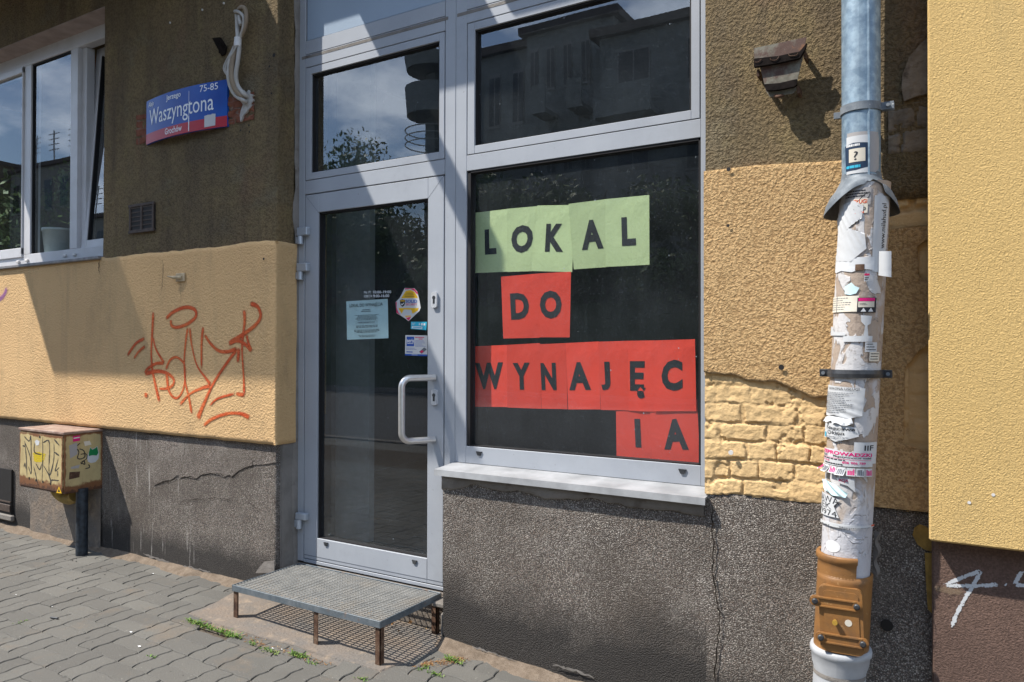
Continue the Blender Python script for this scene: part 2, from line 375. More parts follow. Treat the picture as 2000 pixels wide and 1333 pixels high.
@material("zinc_dull")
def _(b):
    sp = b.noise(20, 5, 0.6); c = b.mix(b.ramp(sp, [(0.4, 0), (0.65, 1)]), (0.115, 0.135, 0.155), (0.205, 0.225, 0.245))
    c = b.mix(b.ramp(b.noise(60, 3), [(0.66, 0), (0.72, 0.7)]), c, (0.6, 0.6, 0.58)); b.pbr(c, 0.6, 0.2, None, 0.4)
@material("pasted_pvc")
def _(b):
    # pale pipe under layers of torn paper, glue and dried brown paste
    vv = b.scl(b.co, (1, 1, 0.6))
    lay = b.noise(9, 5, 0.62, vec=vv, dist=0.4); fine = b.noise(42, 4, 0.65); cut = b.noise(15, 3, 0.5, vec=b.scl(b.co, (1, 1, 0.55)), dist=0.8)
    glue = b.attr('glue')
    c = b.mix(b.ramp(lay, [(0.35, 0), (0.65, 1)]), (0.44, 0.43, 0.45), (0.52, 0.52, 0.54))
    g = b.math('ADD', lay, b.math('MULTIPLY', glue, 0.28))
    c = b.mix(b.ramp(g, [(0.57, 0), (0.70, 0.85)]), c, (0.33, 0.245, 0.175))
    c = b.mix(b.math('MULTIPLY', b.ramp(cut, [(0.50, 0), (0.515, 0.92)]), b.ramp(glue, [(0.05, 0), (0.4, 1)])), c, (0.54, 0.53, 0.53))
    c = b.mix(b.math('MULTIPLY', b.ramp(fine, [(0.56, 0), (0.68, 0.65)]), glue), c, (0.19, 0.145, 0.115))
    c = b.mix(b.math('MULTIPLY', b.ramp(b.noise(23, 4, 0.7), [(0.64, 0), (0.70, 0.7)]), b.ramp(glue, [(0.0, 0.25), (0.5, 1)])), c, (0.10, 0.09, 0.085))
    h = b.math('ADD', b.ramp(cut, [(0.50, 0), (0.515, 1)]), b.math('ADD', fine, lay))
    b.pbr(c, 0.6, 0, b.bump(h, 0.0030), 0.35)
@material("orange_brown_pvc")
def _(b):
    f = b.noise(7, 5, 0.65); s = b.noise(70, 3)
    c = b.mix(b.ramp(f, [(0.35, 0), (0.65, 1)]), (0.27, 0.128, 0.038), (0.21, 0.098, 0.032))
    c = b.mix(b.ramp(b.noise(14, 6, 0.7), [(0.50, 0), (0.68, 0.6)]), c, (0.15, 0.085, 0.042))
    c = b.mix(b.ramp(b.noise(60, 4, 0.65), [(0.62, 0), (0.70, 0.5)]), c, (0.42, 0.25, 0.11))
    b.pbr(c, 0.5, 0, b.bump(s, 0.0006), 0.4)
@material("black_plastic")
def _(b):
    c = b.mix(b.ramp(b.noise(18, 5), [(0.45, 0), (0.7, 0.7)]), (0.022, 0.024, 0.028), (0.075, 0.078, 0.082)); b.pbr(c, 0.45, 0, None, 0.5)
@material("rusty_steel")
def _(b):
    f = b.noise(24, 6, 0.7); c = b.ramp(f, [(0.3, (0.035, 0.019, 0.014)), (0.5, (0.095, 0.050, 0.030)), (0.7, (0.18, 0.12, 0.08))])
    b.pbr(c, 0.85, 0, b.bump(f, 0.003), 0.3)
@material("rusty_zinc_sheet")
def _(b):
    f = b.noise(9, 6, 0.7); g = b.noise(30, 5, 0.65)
    c = b.mix(b.ramp(g, [(0.35, 0), (0.65, 1)]), (0.115, 0.105, 0.08), (0.20, 0.185, 0.145))
    c = b.mix(b.ramp(f, [(0.44, 0), (0.56, 0.9)]), c, (0.085, 0.042, 0.032)); c = b.mix(b.ramp(b.noise(15, 5), [(0.62, 0), (0.70, 0.8)]), c, (0.27, 0.12, 0.05))
    b.pbr(c, 0.75, 0, b.bump(g, 0.002), 0.35)
@material("galvanised_steel")
def _(b):
    f = b.noise(16, 5, 0.6); c = b.mix(b.ramp(f, [(0.35, 0), (0.65, 1)]), (0.225, 0.225, 0.215), (0.31, 0.305, 0.285))
    c = b.mix(b.ramp(b.noise(4, 5), [(0.5, 0), (0.75, 0.6)]), c, (0.24, 0.20, 0.155)); b.pbr(c, 0.6, 0.25, None, 0.4)
@material("weathered_steel_edge")
def _(b):
    f = b.noise(20, 5, 0.65); c = b.mix(b.ramp(f, [(0.35, 0), (0.65, 1)]), (0.105, 0.13, 0.15), (0.18, 0.20, 0.215))
    c = b.mix(b.ramp(b.noise(13, 5), [(0.62, 0), (0.72, 0.8)]), c, (0.17, 0.10, 0.06)); b.pbr(c, 0.55, 0.3, None, 0.4)
@material("yellow_painted_steel")
def _(b):
    f = b.noise(8, 6, 0.68); rim = b.attr('rust'); fine = b.noise(45, 5, 0.7)
    c = b.mix(b.ramp(f, [(0.35, 0), (0.65, 1)]), (0.52, 0.41, 0.20), (0.43, 0.335, 0.165))
    c = b.mix(b.ramp(b.noise(1, 4, 0.7, vec=b.scl(b.co, (45, 45, 3))), [(0.56, 0), (0.72, 0.45)]), c, (0.30, 0.22, 0.12))
    r = b.math('ADD', rim, b.math('MULTIPLY', b.math('SUBTRACT', f, 0.5), 1.9))
    c = b.mix(b.ramp(b.noise(6, 6, 0.7), [(0.48, 0), (0.66, 0.6)]), c, (0.25, 0.175, 0.085))
    c = b.mix(b.ramp(r, [(0.34, 0), (0.56, 0.95)]), c, (0.17, 0.065, 0.025))
    c = b.mix(b.ramp(b.math('MULTIPLY', rim, fine), [(0.42, 0), (0.55, 0.8)]), c, (0.05, 0.024, 0.016))
    b.pbr(c, 0.55, 0, b.bump(fine, 0.001), 0.4)
@material("rusty_lid")
def _(b):
    f = b.noise(11, 6, 0.68); c = b.ramp(f, [(0.3, (0.15, 0.085, 0.065)), (0.5, (0.28, 0.19, 0.15)), (0.66, (0.40, 0.32, 0.26))])
    b.pbr(c, 0.7, 0, b.bump(f, 0.001), 0.35)
@material("brick_red")
def _(b):
    f = b.noise(25, 5); c = b.mix(b.ramp(f, [(0.35, 0), (0.65, 1)]), (0.145, 0.05, 0.03), (0.22, 0.085, 0.05))
    c = b.mix(b.attr('joint'), c, (0.22, 0.19, 0.165)); b.pbr(c, 0.9, 0, b.bump(f, 0.004), 0.2)
@material("white_plaster")
def _(b):
    f = b.noise(60, 5, 0.7); c = b.mix(f, (0.38, 0.36, 0.34), (0.55, 0.53, 0.50)); b.pbr(c, 0.9, 0, b.bump(f, 0.012), 0.2)
@material("ribbed_conduit")
def _(b):
    c = b.mix(b.noise(30, 4), (0.25, 0.195, 0.14), (0.34, 0.275, 0.205)); b.pbr(c, 0.6, 0, None, 0.4)
@material("leaf_green")
def _(b):
    r = b.attr('tone'); c = b.ramp(r, [(0.0, (0.028, 0.060, 0.012)), (0.6, (0.060, 0.115, 0.022)), (1.0, (0.115, 0.165, 0.04))])
    b.pbr(c, 0.6, 0, None, 0.4)
@material("weed_green")
def _(b):
    r = b.attr('tone'); c = b.ramp(r, [(0.0, (0.045, 0.105, 0.012)), (0.7, (0.11, 0.205, 0.03)), (1.0, (0.22, 0.27, 0.07))]); b.pbr(c, 0.6, 0, None, 0.3)
@material("dead_leaf")
def _(b):
    r = b.attr('tone'); c = b.ramp(r, [(0.0, (0.10, 0.04, 0.015)), (0.6, (0.25, 0.13, 0.05)), (1.0, (0.42, 0.30, 0.16))]); b.pbr(c, 0.8, 0, None, 0.2)
plain("room_dark", (0.055, 0.055, 0.055)); plain("room_floor", (0.07, 0.065, 0.06)); plain("partition_grey", (0.26, 0.28, 0.285), 0.7, 0.06)
plain("room_orange", (0.20, 0.095, 0.04)); plain("soffit_pink", (0.34, 0.275, 0.25), 0.9, 0.15, scale=9, bumpd=0.003)
plain("sill_metal", (0.30, 0.305, 0.312), 0.5, 0.22, scale=8); plain("dark_sill", (0.17, 0.165, 0.17), 0.5, 0.3)
plain("brushed_steel", (0.60, 0.59, 0.58), 0.32, 0.04, 0.75, 40); plain("lock_grey", (0.55, 0.56, 0.58), 0.35, 0.05, 0.2)
plain("dark_hole", (0.012, 0.010, 0.009)); plain("pot_white", (0.62, 0.66, 0.62), 0.4, 0.05); plain("pot_blue", (0.05, 0.10, 0.17), 0.4)
plain("facade_grey", (0.17, 0.185, 0.19), 0.9, 0.15, scale=3); plain("facade_cream", (0.22, 0.22, 0.20), 0.9, 0.12, scale=2); plain("facade_brown", (0.16, 0.13, 0.09), 0.9, 0.12, scale=2)
plain("window_dark", (0.03, 0.035, 0.04), 0.15); plain("roof_dark", (0.08, 0.065, 0.06), 0.8); plain("bark", (0.10, 0.075, 0.055), 0.9, 0.3); plain("grille_brown", (0.065, 0.045, 0.035), 0.7, 0.3)
plain("beige_paint", (0.42, 0.33, 0.21), 0.6, 0.2); plain("tape_white", (0.62, 0.60, 0.58), 0.45, 0.08); plain("cable_white", (0.40, 0.38, 0.35), 0.5, 0.12)
plain("hinge_grey", (0.42, 0.455, 0.50), 0.4, 0.05, 0.3); plain("post_black", (0.018, 0.024, 0.032), 0.5, 0.5, scale=40); plain("pale_pvc", (0.37, 0.38, 0.395), 0.5, 0.12, scale=12); plain("ochre_paint", (0.22, 0.135, 0.03), 0.8, 0.25, scale=40, bumpd=.004); plain("dark_iron_with_shade", (0.013, 0.010, 0.009), 0.95, 0.4, scale=40, spec=.08); plain("facade_trim", (0.20, 0.205, 0.21), 0.7); plain("brass", (0.55, 0.33, 0.06), 0.35, 0.1, 0.4)
plain("elbow_yellow", (0.30, 0.20, 0.055), 0.6, 0.3); plain("curtain_dust", (0.30, 0.30, 0.30)); plain("litter_white", (0.75, 0.75, 0.75)); plain("steel_post", (0.33, 0.34, 0.35), 0.4, 0.1, 0.3)

# ------------------------------------------------------------------ mesh helpers
class MB:
    def __init__(s): s.v = []; s.f = []; s.sm = []; s.at = {}
    def add(s, vs, fs, smooth=False, **at):
        o = len(s.v); s.v += [tuple(map(float, q)) for q in vs]; s.f += [tuple(o + i for i in q) for q in fs]; s.sm += [smooth] * len(fs)
        for k in set(s.at) | set(at):
            a = s.at.setdefault(k, []); a += [0.0] * (o - len(a)); val = at.get(k, 0.0)
            a += list(val) if hasattr(val, '__len__') else [val] * len(vs)
        return s
    def box(s, x0, x1, y0, y1, z0, z1, bev=0.0, **at):
        if x1 < x0: x0, x1 = x1, x0
        if y1 < y0: y0, y1 = y1, y0
        if z1 < z0: z0, z1 = z1, z0
        if bev <= 0:
            vs = [(x, y, z) for x in (x0, x1) for y in (y0, y1) for z in (z0, z1)]
            return s.add(vs, [(0, 1, 3, 2), (4, 6, 7, 5), (0, 4, 5, 1), (2, 3, 7, 6), (0, 2, 6, 4), (1, 5, 7, 3)], **at)
        b = min(bev, (x1 - x0) * .45, (y1 - y0) * .45, (z1 - z0) * .45); vs = []; ix = {}
        X, Y, Z = (x0, x1), (y0, y1), (z0, z1)
        for i in (0, 1):
            for j in (0, 1):
                for k in (0, 1):
                    sx, sy, sz = (b if i == 0 else -b), (b if j == 0 else -b), (b if k == 0 else -b)
                    ix[i, j, k, 0] = len(vs); vs.append((X[i], Y[j] + sy, Z[k] + sz))
                    ix[i, j, k, 1] = len(vs); vs.append((X[i] + sx, Y[j], Z[k] + sz))
                    ix[i, j, k, 2] = len(vs); vs.append((X[i] + sx, Y[j] + sy, Z[k]))
        q = []
        for i in (0, 1):
            q.append([ix[i, 0, 0, 0], ix[i, 0, 1, 0], ix[i, 1, 1, 0], ix[i, 1, 0, 0]][::1 if i == 0 else -1])
            q.append([ix[0, i, 0, 1], ix[1, i, 0, 1], ix[1, i, 1, 1], ix[0, i, 1, 1]][::1 if i == 0 else -1])
            q.append([ix[0, 0, i, 2], ix[0, 1, i, 2], ix[1, 1, i, 2], ix[1, 0, i, 2]][::1 if i == 0 else -1])
        for a in (0, 1):
            for c in (0, 1):
                q.append([ix[a, c, 0, 0], ix[a, c, 1, 0], ix[a, c, 1, 1], ix[a, c, 0, 1]])
                q.append([ix[a, 0, c, 0], ix[a, 1, c, 0], ix[a, 1, c, 2], ix[a, 0, c, 2]])
                q.append([ix[0, a, c, 1], ix[1, a, c, 1], ix[1, a, c, 2], ix[0, a, c, 2]])
        for i in (0, 1):
            for j in (0, 1):
                for k in (0, 1): q.append([ix[i, j, k, 0], ix[i, j, k, 1], ix[i, j, k, 2]])
        ctr = np.array([(x0 + x1) / 2, (y0 + y1) / 2, (z0 + z1) / 2]); fs = []
        for f in q:
            p = [np.array(vs[t]) for t in f]; n = np.cross(p[1] - p[0], p[2] - p[0])
            fs.append(tuple(f) if np.dot(n, sum(p) / len(p) - ctr) > 0 else tuple(f[::-1]))
        return s.add(vs, fs, **at)
    def grid(s, pts, smooth=True, flip=False, **at):     # pts[i][j] -> 3-vectors
        a = np.asarray(pts, float); n, m = a.shape[:2]
        fs = []
        for i in range(n - 1):
            for j in range(m - 1):
                q = (i * m + j, (i + 1) * m + j, (i + 1) * m + j + 1, i * m + j + 1)
                fs.append(q[::-1] if flip else q)
        return s.add(a.reshape(-1, 3), fs, smooth, **at)
    def tube(s, path, r, n=14, caps=True, smooth=True, ribs=None):
        p = [np.array(q, float) for q in path]; k = len(p); rr = [r] * k if not hasattr(r, '__len__') else r
        rings = []; up = None
        for i in range(k):
            t = (p[min(i + 1, k - 1)] - p[max(i - 1, 0)]); t /= (np.linalg.norm(t) + 1e-12)
            if up is None:
                up = np.array([0, 0, 1.0]) if abs(t[2]) < 0.9 else np.array([0, 1.0, 0])
            a = np.cross(t, up); a /= np.linalg.norm(a); up = np.cross(a, t)
            rings.append([p[i] + rr[i] * (math.cos(2 * math.pi * j / n) * a + math.sin(2 * math.pi * j / n) * up) for j in range(n)])
        vs = [q for R_ in rings for q in R_]; fs = []
        for i in range(k - 1):
            for j in range(n):
                fs.append((i * n + j, i * n + (j + 1) % n, (i + 1) * n + (j + 1) % n, (i + 1) * n + j))
        s.add(vs, fs, smooth)
        if caps:
            s.add(rings[0], [tuple(range(n))[::-1]]); s.add(rings[-1], [tuple(range(n))])
        return s
    def disc(s, c, r, ny=(0, -1, 0), n=20, h=0.0):        # a short stud standing on a wall
        c = np.array(c, float); d = np.array(ny, float)
        if h: return s.tube([c, c + d * h], r, n, True, True)
        a = np.cross(d, (0, 0, 1.0)); b_ = np.cross(a, d)
        return s.add([c + r * (math.cos(t) * a + math.sin(t) * b_) for t in np.linspace(0, 2 * math.pi, n, endpoint=False)], [tuple(range(n))])
    def prism(s, poly, d):                                 # outline (3-D points) pushed out by vector d
        n = len(poly); p = [np.array(q, float) for q in poly]; d = np.array(d, float)
        vs = p + [q + d for q in p]
        return s.add(vs, [tuple(range(n))[::-1], tuple(range(n, 2 * n))] + [(i, (i + 1) % n, n + (i + 1) % n, n + i) for i in range(n)])
def root_of(o):
    while o.parent is not None: o = o.parent
    return o
def obj(name, mb, mat, parent=None, label=None, cat=None, group=None, kind=None):
    me = bpy.data.meshes.new(name); L = np.array(root_of(parent).location) if parent is not None else np.zeros(3)
    v = np.asarray(mb.v, float)
    if parent is None and kind is None and len(v):
        L = np.array([(v[:, 0].min() + v[:, 0].max()) / 2, v[:, 1].max(), v[:, 2].min()])
    me.from_pydata((v - L).tolist(), [], mb.f)
    me.polygons.foreach_set('use_smooth', mb.sm)
    for k, a in mb.at.items():
        a = list(a) + [0.0] * (len(v) - len(a)); at = me.attributes.new(k, 'FLOAT', 'POINT'); at.data.foreach_set('value', a)
    me.materials.append(MATS[mat]); me.update()
    o = bpy.data.objects.new(name, me); scene.collection.objects.link(o)
    if parent is not None: o.parent = parent
    else: o.location = L
    tag(o, label, cat, group, kind); return o
def tag(o, label=None, cat=None, group=None, kind=None):
    if label: o['label'] = label
    if cat: o['category'] = cat
    if group: o['group'] = group
    if kind: o['kind'] = kind
    return o
def thing(name, loc, label, cat, group=None):
    o = bpy.data.objects.new(name, None); scene.collection.objects.link(o); o.location = [float(q) for q in loc]; o.empty_display_size = 0.1
    return tag(o, label, cat, group)

_GL = {}
def glyphs(text, bold=0.0):
    key = (text, bold)
    if key not in _GL:
        c = bpy.data.curves.new('t', 'FONT'); c.body = text; c.offset = bold; c.resolution_u = 3
        o = bpy.data.objects.new('t', c); scene.collection.objects.link(o); bpy.context.view_layer.update()
        m = bpy.data.meshes.new_from_object(o.evaluated_get(bpy.context.evaluated_depsgraph_get()))
        v = np.array([q.co[:2] for q in m.vertices]); f = [tuple(p.vertices) for p in m.polygons]
        bpy.data.objects.remove(o); bpy.data.curves.remove(c); bpy.data.meshes.remove(m)
        lo, hi = v.min(0), v.max(0); _GL[key] = ((v - lo) / (hi - lo), f)
    return _GL[key]
def text_into(mb, text, F, a0, a1, b0, b1, bold=0.0, eps=0.0006, slant=0.0):
    v, f = glyphs(text, bold)
    return mb.add([F(a0 + (a1 - a0) * p[0] + slant * (p[1] - .5), b0 + (b1 - b0) * p[1], eps) for p in v], f)
def rect_into(mb, F, a0, a1, b0, b1, eps=0.0004, n=1):
    mb.grid([[F(a0 + (a1 - a0) * i / n, b0 + (b1 - b0) * j, eps) for j in (0, 1)] for i in range(n + 1)], smooth=False); return mb
def lines_into(mb, F, a0, a1, b0, b1, rows, fill=0.5, eps=0.0006, seed=0, center=False, word=(0.03, 0.10)):
    rg = random.Random(seed); h = (b1 - b0) / rows
    for r_ in range(rows):
        bb = b1 - (r_ + 1) * h + h * (1 - fill) / 2; ln = (a1 - a0) * rg.uniform(0.55, 1.0); x = a0 + ((a1 - a0 - ln) / 2 if center else 0); end = x + ln
        while x < end:
            w = min((a1 - a0) * rg.uniform(*word), end - x); rect_into(mb, F, x, x + w, bb, bb + h * fill, eps); x += w + (a1 - a0) * 0.018
    return mb
def plane_F(quad, Yoff=None):            # quad: four 3-D corners TL TR BR BL ; returns F(a, b, eps), b = 0 at the bottom
    q = [np.array(c, float) for c in quad]; n = np.cross(q[1] - q[0], q[3] - q[0]); n /= np.linalg.norm(n)
    if n[1] > 0: n = -n
    def F(a, b, e=0.0): return (q[3] * (1 - a) + q[2] * a) * (1 - b) + (q[0] * (1 - a) + q[1] * a) * b + n * e
    return F
def pxquad(pts, Y): return [P(u, v, Y) for u, v in pts]
def spline(pts, n=8):
    p = [np.array(q, float) for q in pts]; p = [2 * p[0] - p[1]] + p + [2 * p[-1] - p[-2]]; out = []
    for i in range(1, len(p) - 2):
        for k in range(n):
            t = k / n; out.append(0.5 * (2 * p[i] + (p[i + 1] - p[i - 1]) * t + (2 * p[i - 1] - 5 * p[i] + 4 * p[i + 1] - p[i + 2]) * t * t + (3 * p[i] - p[i - 1] - 3 * p[i + 1] + p[i + 2]) * t ** 3))
    out.append(p[-2]); return out
def stroke_into(mb, pts, w, nrm=(0, -1, 0), n=8, taper=True, jag=0.0, smooth=True):   # painted line on a wall: a strip fading at its edges
    p = spline(pts, n) if smooth else [np.array(q, float) for q in pts]; nr = np.array(nrm, float); rows = []; ed = []
    k = len(p); ws = w if hasattr(w, '__len__') else [w] * k
    for i in range(k):
        t = p[min(i + 1, k - 1)] - p[max(i - 1, 0)]; t /= np.linalg.norm(t) + 1e-12; sd = np.cross(nr, t)
        wi = np.interp(i / max(1, k - 1), np.linspace(0, 1, len(ws)), ws) * (1 + jag * RNG.uniform(-1, 1))
        rows.append([p[i] + sd * wi * q for q in (-.5, -.25, 0, .25, .5)])
        e = 1.0 if not taper else min(1.0, 0.35 + 0.65 * min(i, k - 1 - i) / 2.0)
        ed += [0.0, 0.8 * e, 1.0 * e, 0.8 * e, 0.0]
    mb.grid(rows, smooth=False, edge=ed); return mb
def crack_into(mb, pts, w, nrm=(0, -1, 0), sub=6, amp=0.005):
    p = [np.array(q, float) for q in pts]; out = []
    for i in range(len(p) - 1):
        for k in range(sub):
            q = p[i] + (p[i + 1] - p[i]) * k / sub
            if i or k: q = q + np.array([RNG.uniform(-amp, amp), 0, RNG.uniform(-amp, amp)])
            out.append(q)
    out.append(p[-1]); n = len(out)
    ws = [w * RNG.uniform(0.35, 1.3) * min(1, 0.25 + min(i, n - 1 - i) / 4) for i in range(n)]
    return stroke_into(mb, out, ws, nrm, taper=False, smooth=False)

# ------------------------------------------------------------------ ground, paving, street
gr = MB(); xs = [-260, -9.5, -3.4, -2.1, -1.4, 3, 260]; ys = [0.5, -0.15, -3.4, -6.15, -260]
gr.grid([[(x, y, gz(x, y) - 0.012) for y in ys] for x in xs], smooth=False, flip=True)
obj("ground", gr, "joint_sand", kind="structure")
PAD = [PG(377, 1204)[:2], PG(470, 1152)[:2], np.array([-3.24, -0.10]), np.array([-2.09, -0.10]), PG(868, 1262)[:2], PG(742, 1312)[:2], PG(640, 1282)[:2], PG(505, 1246)[:2]]
def in_poly(x, y, poly):
    c = False; n = len(poly)
    for i in range(n):
        x1, y1 = poly[i]; x2, y2 = poly[i - 1]
        if (y1 > y) != (y2 > y) and x < (x2 - x1) * (y - y1) / (y2 - y1) + x1: c = not c
    return c
pv = MB()
def warp(x, y):
    return x + 0.0055 * math.sin(2 * math.pi * y / 0.1), y + 0.0030 * math.sin(2 * math.pi * x / 0.105)
def paver(x0, x1, y0, y1, gap_x, gap_y):
    cx, cy = (x0 + x1) / 2, (y0 + y1) / 2
    if in_poly(cx, cy, PAD): return
    n = 9 if y1 - y0 > 0.15 else 5; m = 9 if x1 - x0 > 0.15 else 5; o = []
    for i in range(m): o.append((x0 + (x1 - x0) * i / m, y0))
    for i in range(n): o.append((x1, y0 + (y1 - y0) * i / n))
    for i in range(m): o.append((x1 - (x1 - x0) * i / m, y1))
    for i in range(n): o.append((x0, y1 - (y1 - y0) * i / n))
    h = RNG.uniform(-0.0012, 0.0012); tx, ty = RNG.uniform(-.006, .006), RNG.uniform(-.006, .006); tone = RNG.random() ** 0.7
    hx, hy = (x1 - x0) / 2, (y1 - y0) / 2; rings = []
    for ins, dz in ((0.0, -0.03), (0.0, -0.0032), (0.0032, 0.0)):
        ring = []
        for (x, y) in o:
            X, Y = warp(x, y)
            X += (cx - x) / hx * (gap_x + ins); Y += (cy - y) / hy * (gap_y + ins)
            ring.append((X, Y, gz(X, Y) + h + dz + tx * (x - cx) + ty * (y - cy)))
        rings.append(ring)
    k = len(o); vs = rings[0] + rings[1] + rings[2]; fs = []
    for r_ in (0, 1):
        for j in range(k): fs.append((r_ * k + j, r_ * k + (j + 1) % k, (r_ + 1) * k + (j + 1) % k, (r_ + 1) * k + j))
    fs.append(tuple(range(2 * k, 3 * k))); pv.add(vs, fs, False, tone=tone)
for i in range(-25, 24):
    bx = -4.465 + 0.21 * i
    for j in range(0, 20):
        y1 = -0.065 - 0.2 * j; y0 = y1 - 0.2
        if (i + j) % 2 == 0:
            paver(bx, bx + .105, y0, y1, 0.0026, 0.0010); paver(bx + .105, bx + .21, y0, y1, 0.0026, 0.0010)
        else:
            paver(bx, bx + .21, y0, y0 + .1, 0.0026, 0.0009); paver(bx, bx + .21, y0 + .1, y1, 0.0026, 0.0009)
obj("pavement", pv, "paver_concrete", kind="structure")
pd = MB(); n = len(PAD); ctr = sum(PAD) / n
ring = []
for i in range(n):
    a, b_ = PAD[i], PAD[(i + 1) % n]
    for k in range(10):
        q = a + (b_ - a) * k / 10; j = 0.012 * fbm(np.array([q[0] * 9]), np.array([q[1] * 9]), 4, 5)[0] * 2
        ring.append(q + (ctr - q) / np.linalg.norm(ctr - q) * j)
rows = []
for t in [-0.30, -0.02] + list(np.linspace(0, 1, 14)):
    row = []
    for q in ring + ring[:1]:
        p = ctr + (q - ctr) * (1 - t); z = gz(p[0], p[1]) + 0.006 + 0.010 * fbm(np.array([p[0] * 6]), np.array([p[1] * 6]), 4, 9)[0] 
        if t < 0: z = gz(p[0], p[1]) - 0.0045
        row.append((p[0], p[1], z))
    rows.append(row)
pd.grid(rows, smooth=False, flip=False); obj("concrete_pad", pd, "concrete_pad", kind="structure")
def dirt(name, x0, x1, yw, wid, seed):
    mb = MB(); rows = []
    for x in np.arange(x0, x1, 0.012):
        w = wid * (1 + 1.6 * fbm(np.array([x * 7.0]), np.array([seed * 1.0]), 4, seed)[0]); row = []
        for t in (0, .25, .5, .75, 1.0):
            y = yw - w * t; z = gz(x, y) + 0.034 * (1 - t) ** 1.6 + 0.010 * fbm(np.array([x * 30]), np.array([y * 30]), 3, seed)[0] * (1 - t) + 0.0015 - (0.006 if t == 1 else 0)
            row.append((x, y, z))
        rows.append(row)
    mb.grid(rows, smooth=True, flip=True); obj(name, mb, "sandy_dirt", kind="structure")
dirt("dirt_strip", -9.0, -3.20, -0.125, 0.075, 3); dirt("dirt_strip", -2.12, 0.4, -0.118, 0.075, 8)
mb = MB(); mb.box(-120, 120, -6.15, -4.7, -.16, -0.135); obj("pavement_edge", mb, "paver_concrete", kind="structure")
mb = MB(); mb.box(-120, 120, -17, -6.3, -.4, -0.140); obj("road", mb, "asphalt", kind="structure")
mb = MB(); mb.box(-120, 120, -6.3, -6.15, -.3, -0.105, .01); mb.box(-120, 120, -17.15, -17, -.3, 0.0, .01); obj("kerb", mb, "grey_mortar", kind="structure")
mb = MB(); mb.box(-120, 120, -22, -17.15, -.3, -0.02); obj("opposite_pavement", mb, "paver_concrete", kind="structure")

# ------------------------------------------------------------------ the apartment building with the shop front
XL = -3.2286; YO, YY, YPL = -0.150, -0.162, -0.138; YRO, YRY, YRP = -0.140, -0.150, -0.130
B = thing("apartment_building", (-3.0, 0.0, 0.0), "old plastered building, olive above and yellow below, with grey metal door and shop window", "building")
def path(x0, y, xc, r, y_end, step=0.02):       # along the front, round the corner, into the reveal
    pts = [(x, y, 0, -1) for x in np.arange(x0, xc - r, step)]
    for a in np.linspace(0, math.pi / 2, 6): pts.append((xc - r + r * math.sin(a), y + r - r * math.cos(a), math.sin(a), -math.cos(a)))
    pts += [(xc, yy, 1, 0) for yy in np.arange(y + r + step, y_end, step)] + [(xc, y_end, 1, 0)]
    return pts
def wrap(pts, zb, zt, nz, amp=0.002, sc=5.0, seed=1, skirt=0.03, jag=0.0, lip=0.0, **at):
    mb = MB(); rows = []; s = 0; A = {k: [] for k in at}
    for i, (x, y, nx, ny) in enumerate(pts):
        if i: s += math.hypot(x - pts[i - 1][0], y - pts[i - 1][1])
        b_, t_ = zb(x, y), zt(x, y)
        t_ += jag * 2 * fbm(np.array([s * 14]), np.array([seed * 3.1]), 4, seed)[0]; b_ += jag * fbm(np.array([s * 14]), np.array([seed * 7.7]), 4, seed + 4)[0]
        zz = np.concatenate([[b_], np.linspace(b_ + 0.002, t_ - 0.002, nz), [t_]])
        d = amp * 2 * fbm(np.full(len(zz), s * sc), zz * sc, 3, seed)
        row = [(x + nx * dd, y + ny * dd, z) for z, dd in zip(zz, d)]
        row[0] = (x - nx * skirt, y - ny * skirt, b_); row[-1] = (x - nx * skirt, y - ny * skirt, t_)
        rows.append(row)
        for k, fn in at.items(): A[k] += [fn(p) for p in row]
    mb.grid(rows, True, True, **A); return mb
zi = lambda pts, Y: (lambda x: float(np.interp(x, [P(u, v, Y)[0] for u, v in pts], [P(u, v, Y)[2] for u, v in pts])))
YT = zi([(0, 522), (196, 501), (206, 503), (330, 491), (430, 481), (520, 468), (540, 470)], YY)
ZYB = P(300, 847, YY)[2]
# left, olive roughcast
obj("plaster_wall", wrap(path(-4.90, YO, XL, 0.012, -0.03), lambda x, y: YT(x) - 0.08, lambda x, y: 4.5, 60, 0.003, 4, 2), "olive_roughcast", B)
mb = MB(); mb.box(-9.0, -4.90, YO, 0.3, P(100, 54, YO)[2], 4.5); mb.box(-4.90, XL - 0.03, 0.0, 0.3, 1.0, 4.5); obj("lintel_wall", mb, "olive_roughcast", B)
mb = MB(); zs = P(100, 54, YO)[2]; mb.box(-9.0, -4.897, YO + 0.004, 0.0, zs - 0.006, zs + 0.001); obj("soffit", mb, "soffit_pink", B)
# mortar strip between the reveal and the door frame
mb = MB(); rows = []
for z in np.arange(0.15, 4.4, 0.02):
    w = 0.030 + 0.022 * fbm(np.array([z * 6]), np.array([2.0]), 4, 3)[0] * 2
    rows.append([(XL + 0.001, -w, z), (XL + 0.007, -w + 0.004, z), (XL + 0.011, -0.012, z), (XL + 0.011, 0.0, z)])
mb.grid(rows, True, True); obj("mortar_strip", mb, "grey_mortar", B)
# left, yellow coat
obj("painted_wall", wrap(path(-9.0, YY, XL + 0.010, 0.012, -0.012), lambda x, y: ZYB, lambda x, y: YT(x), 46, 0.0012, 3, 7, 0.03, 0.008), "yellow_roughcast", B)
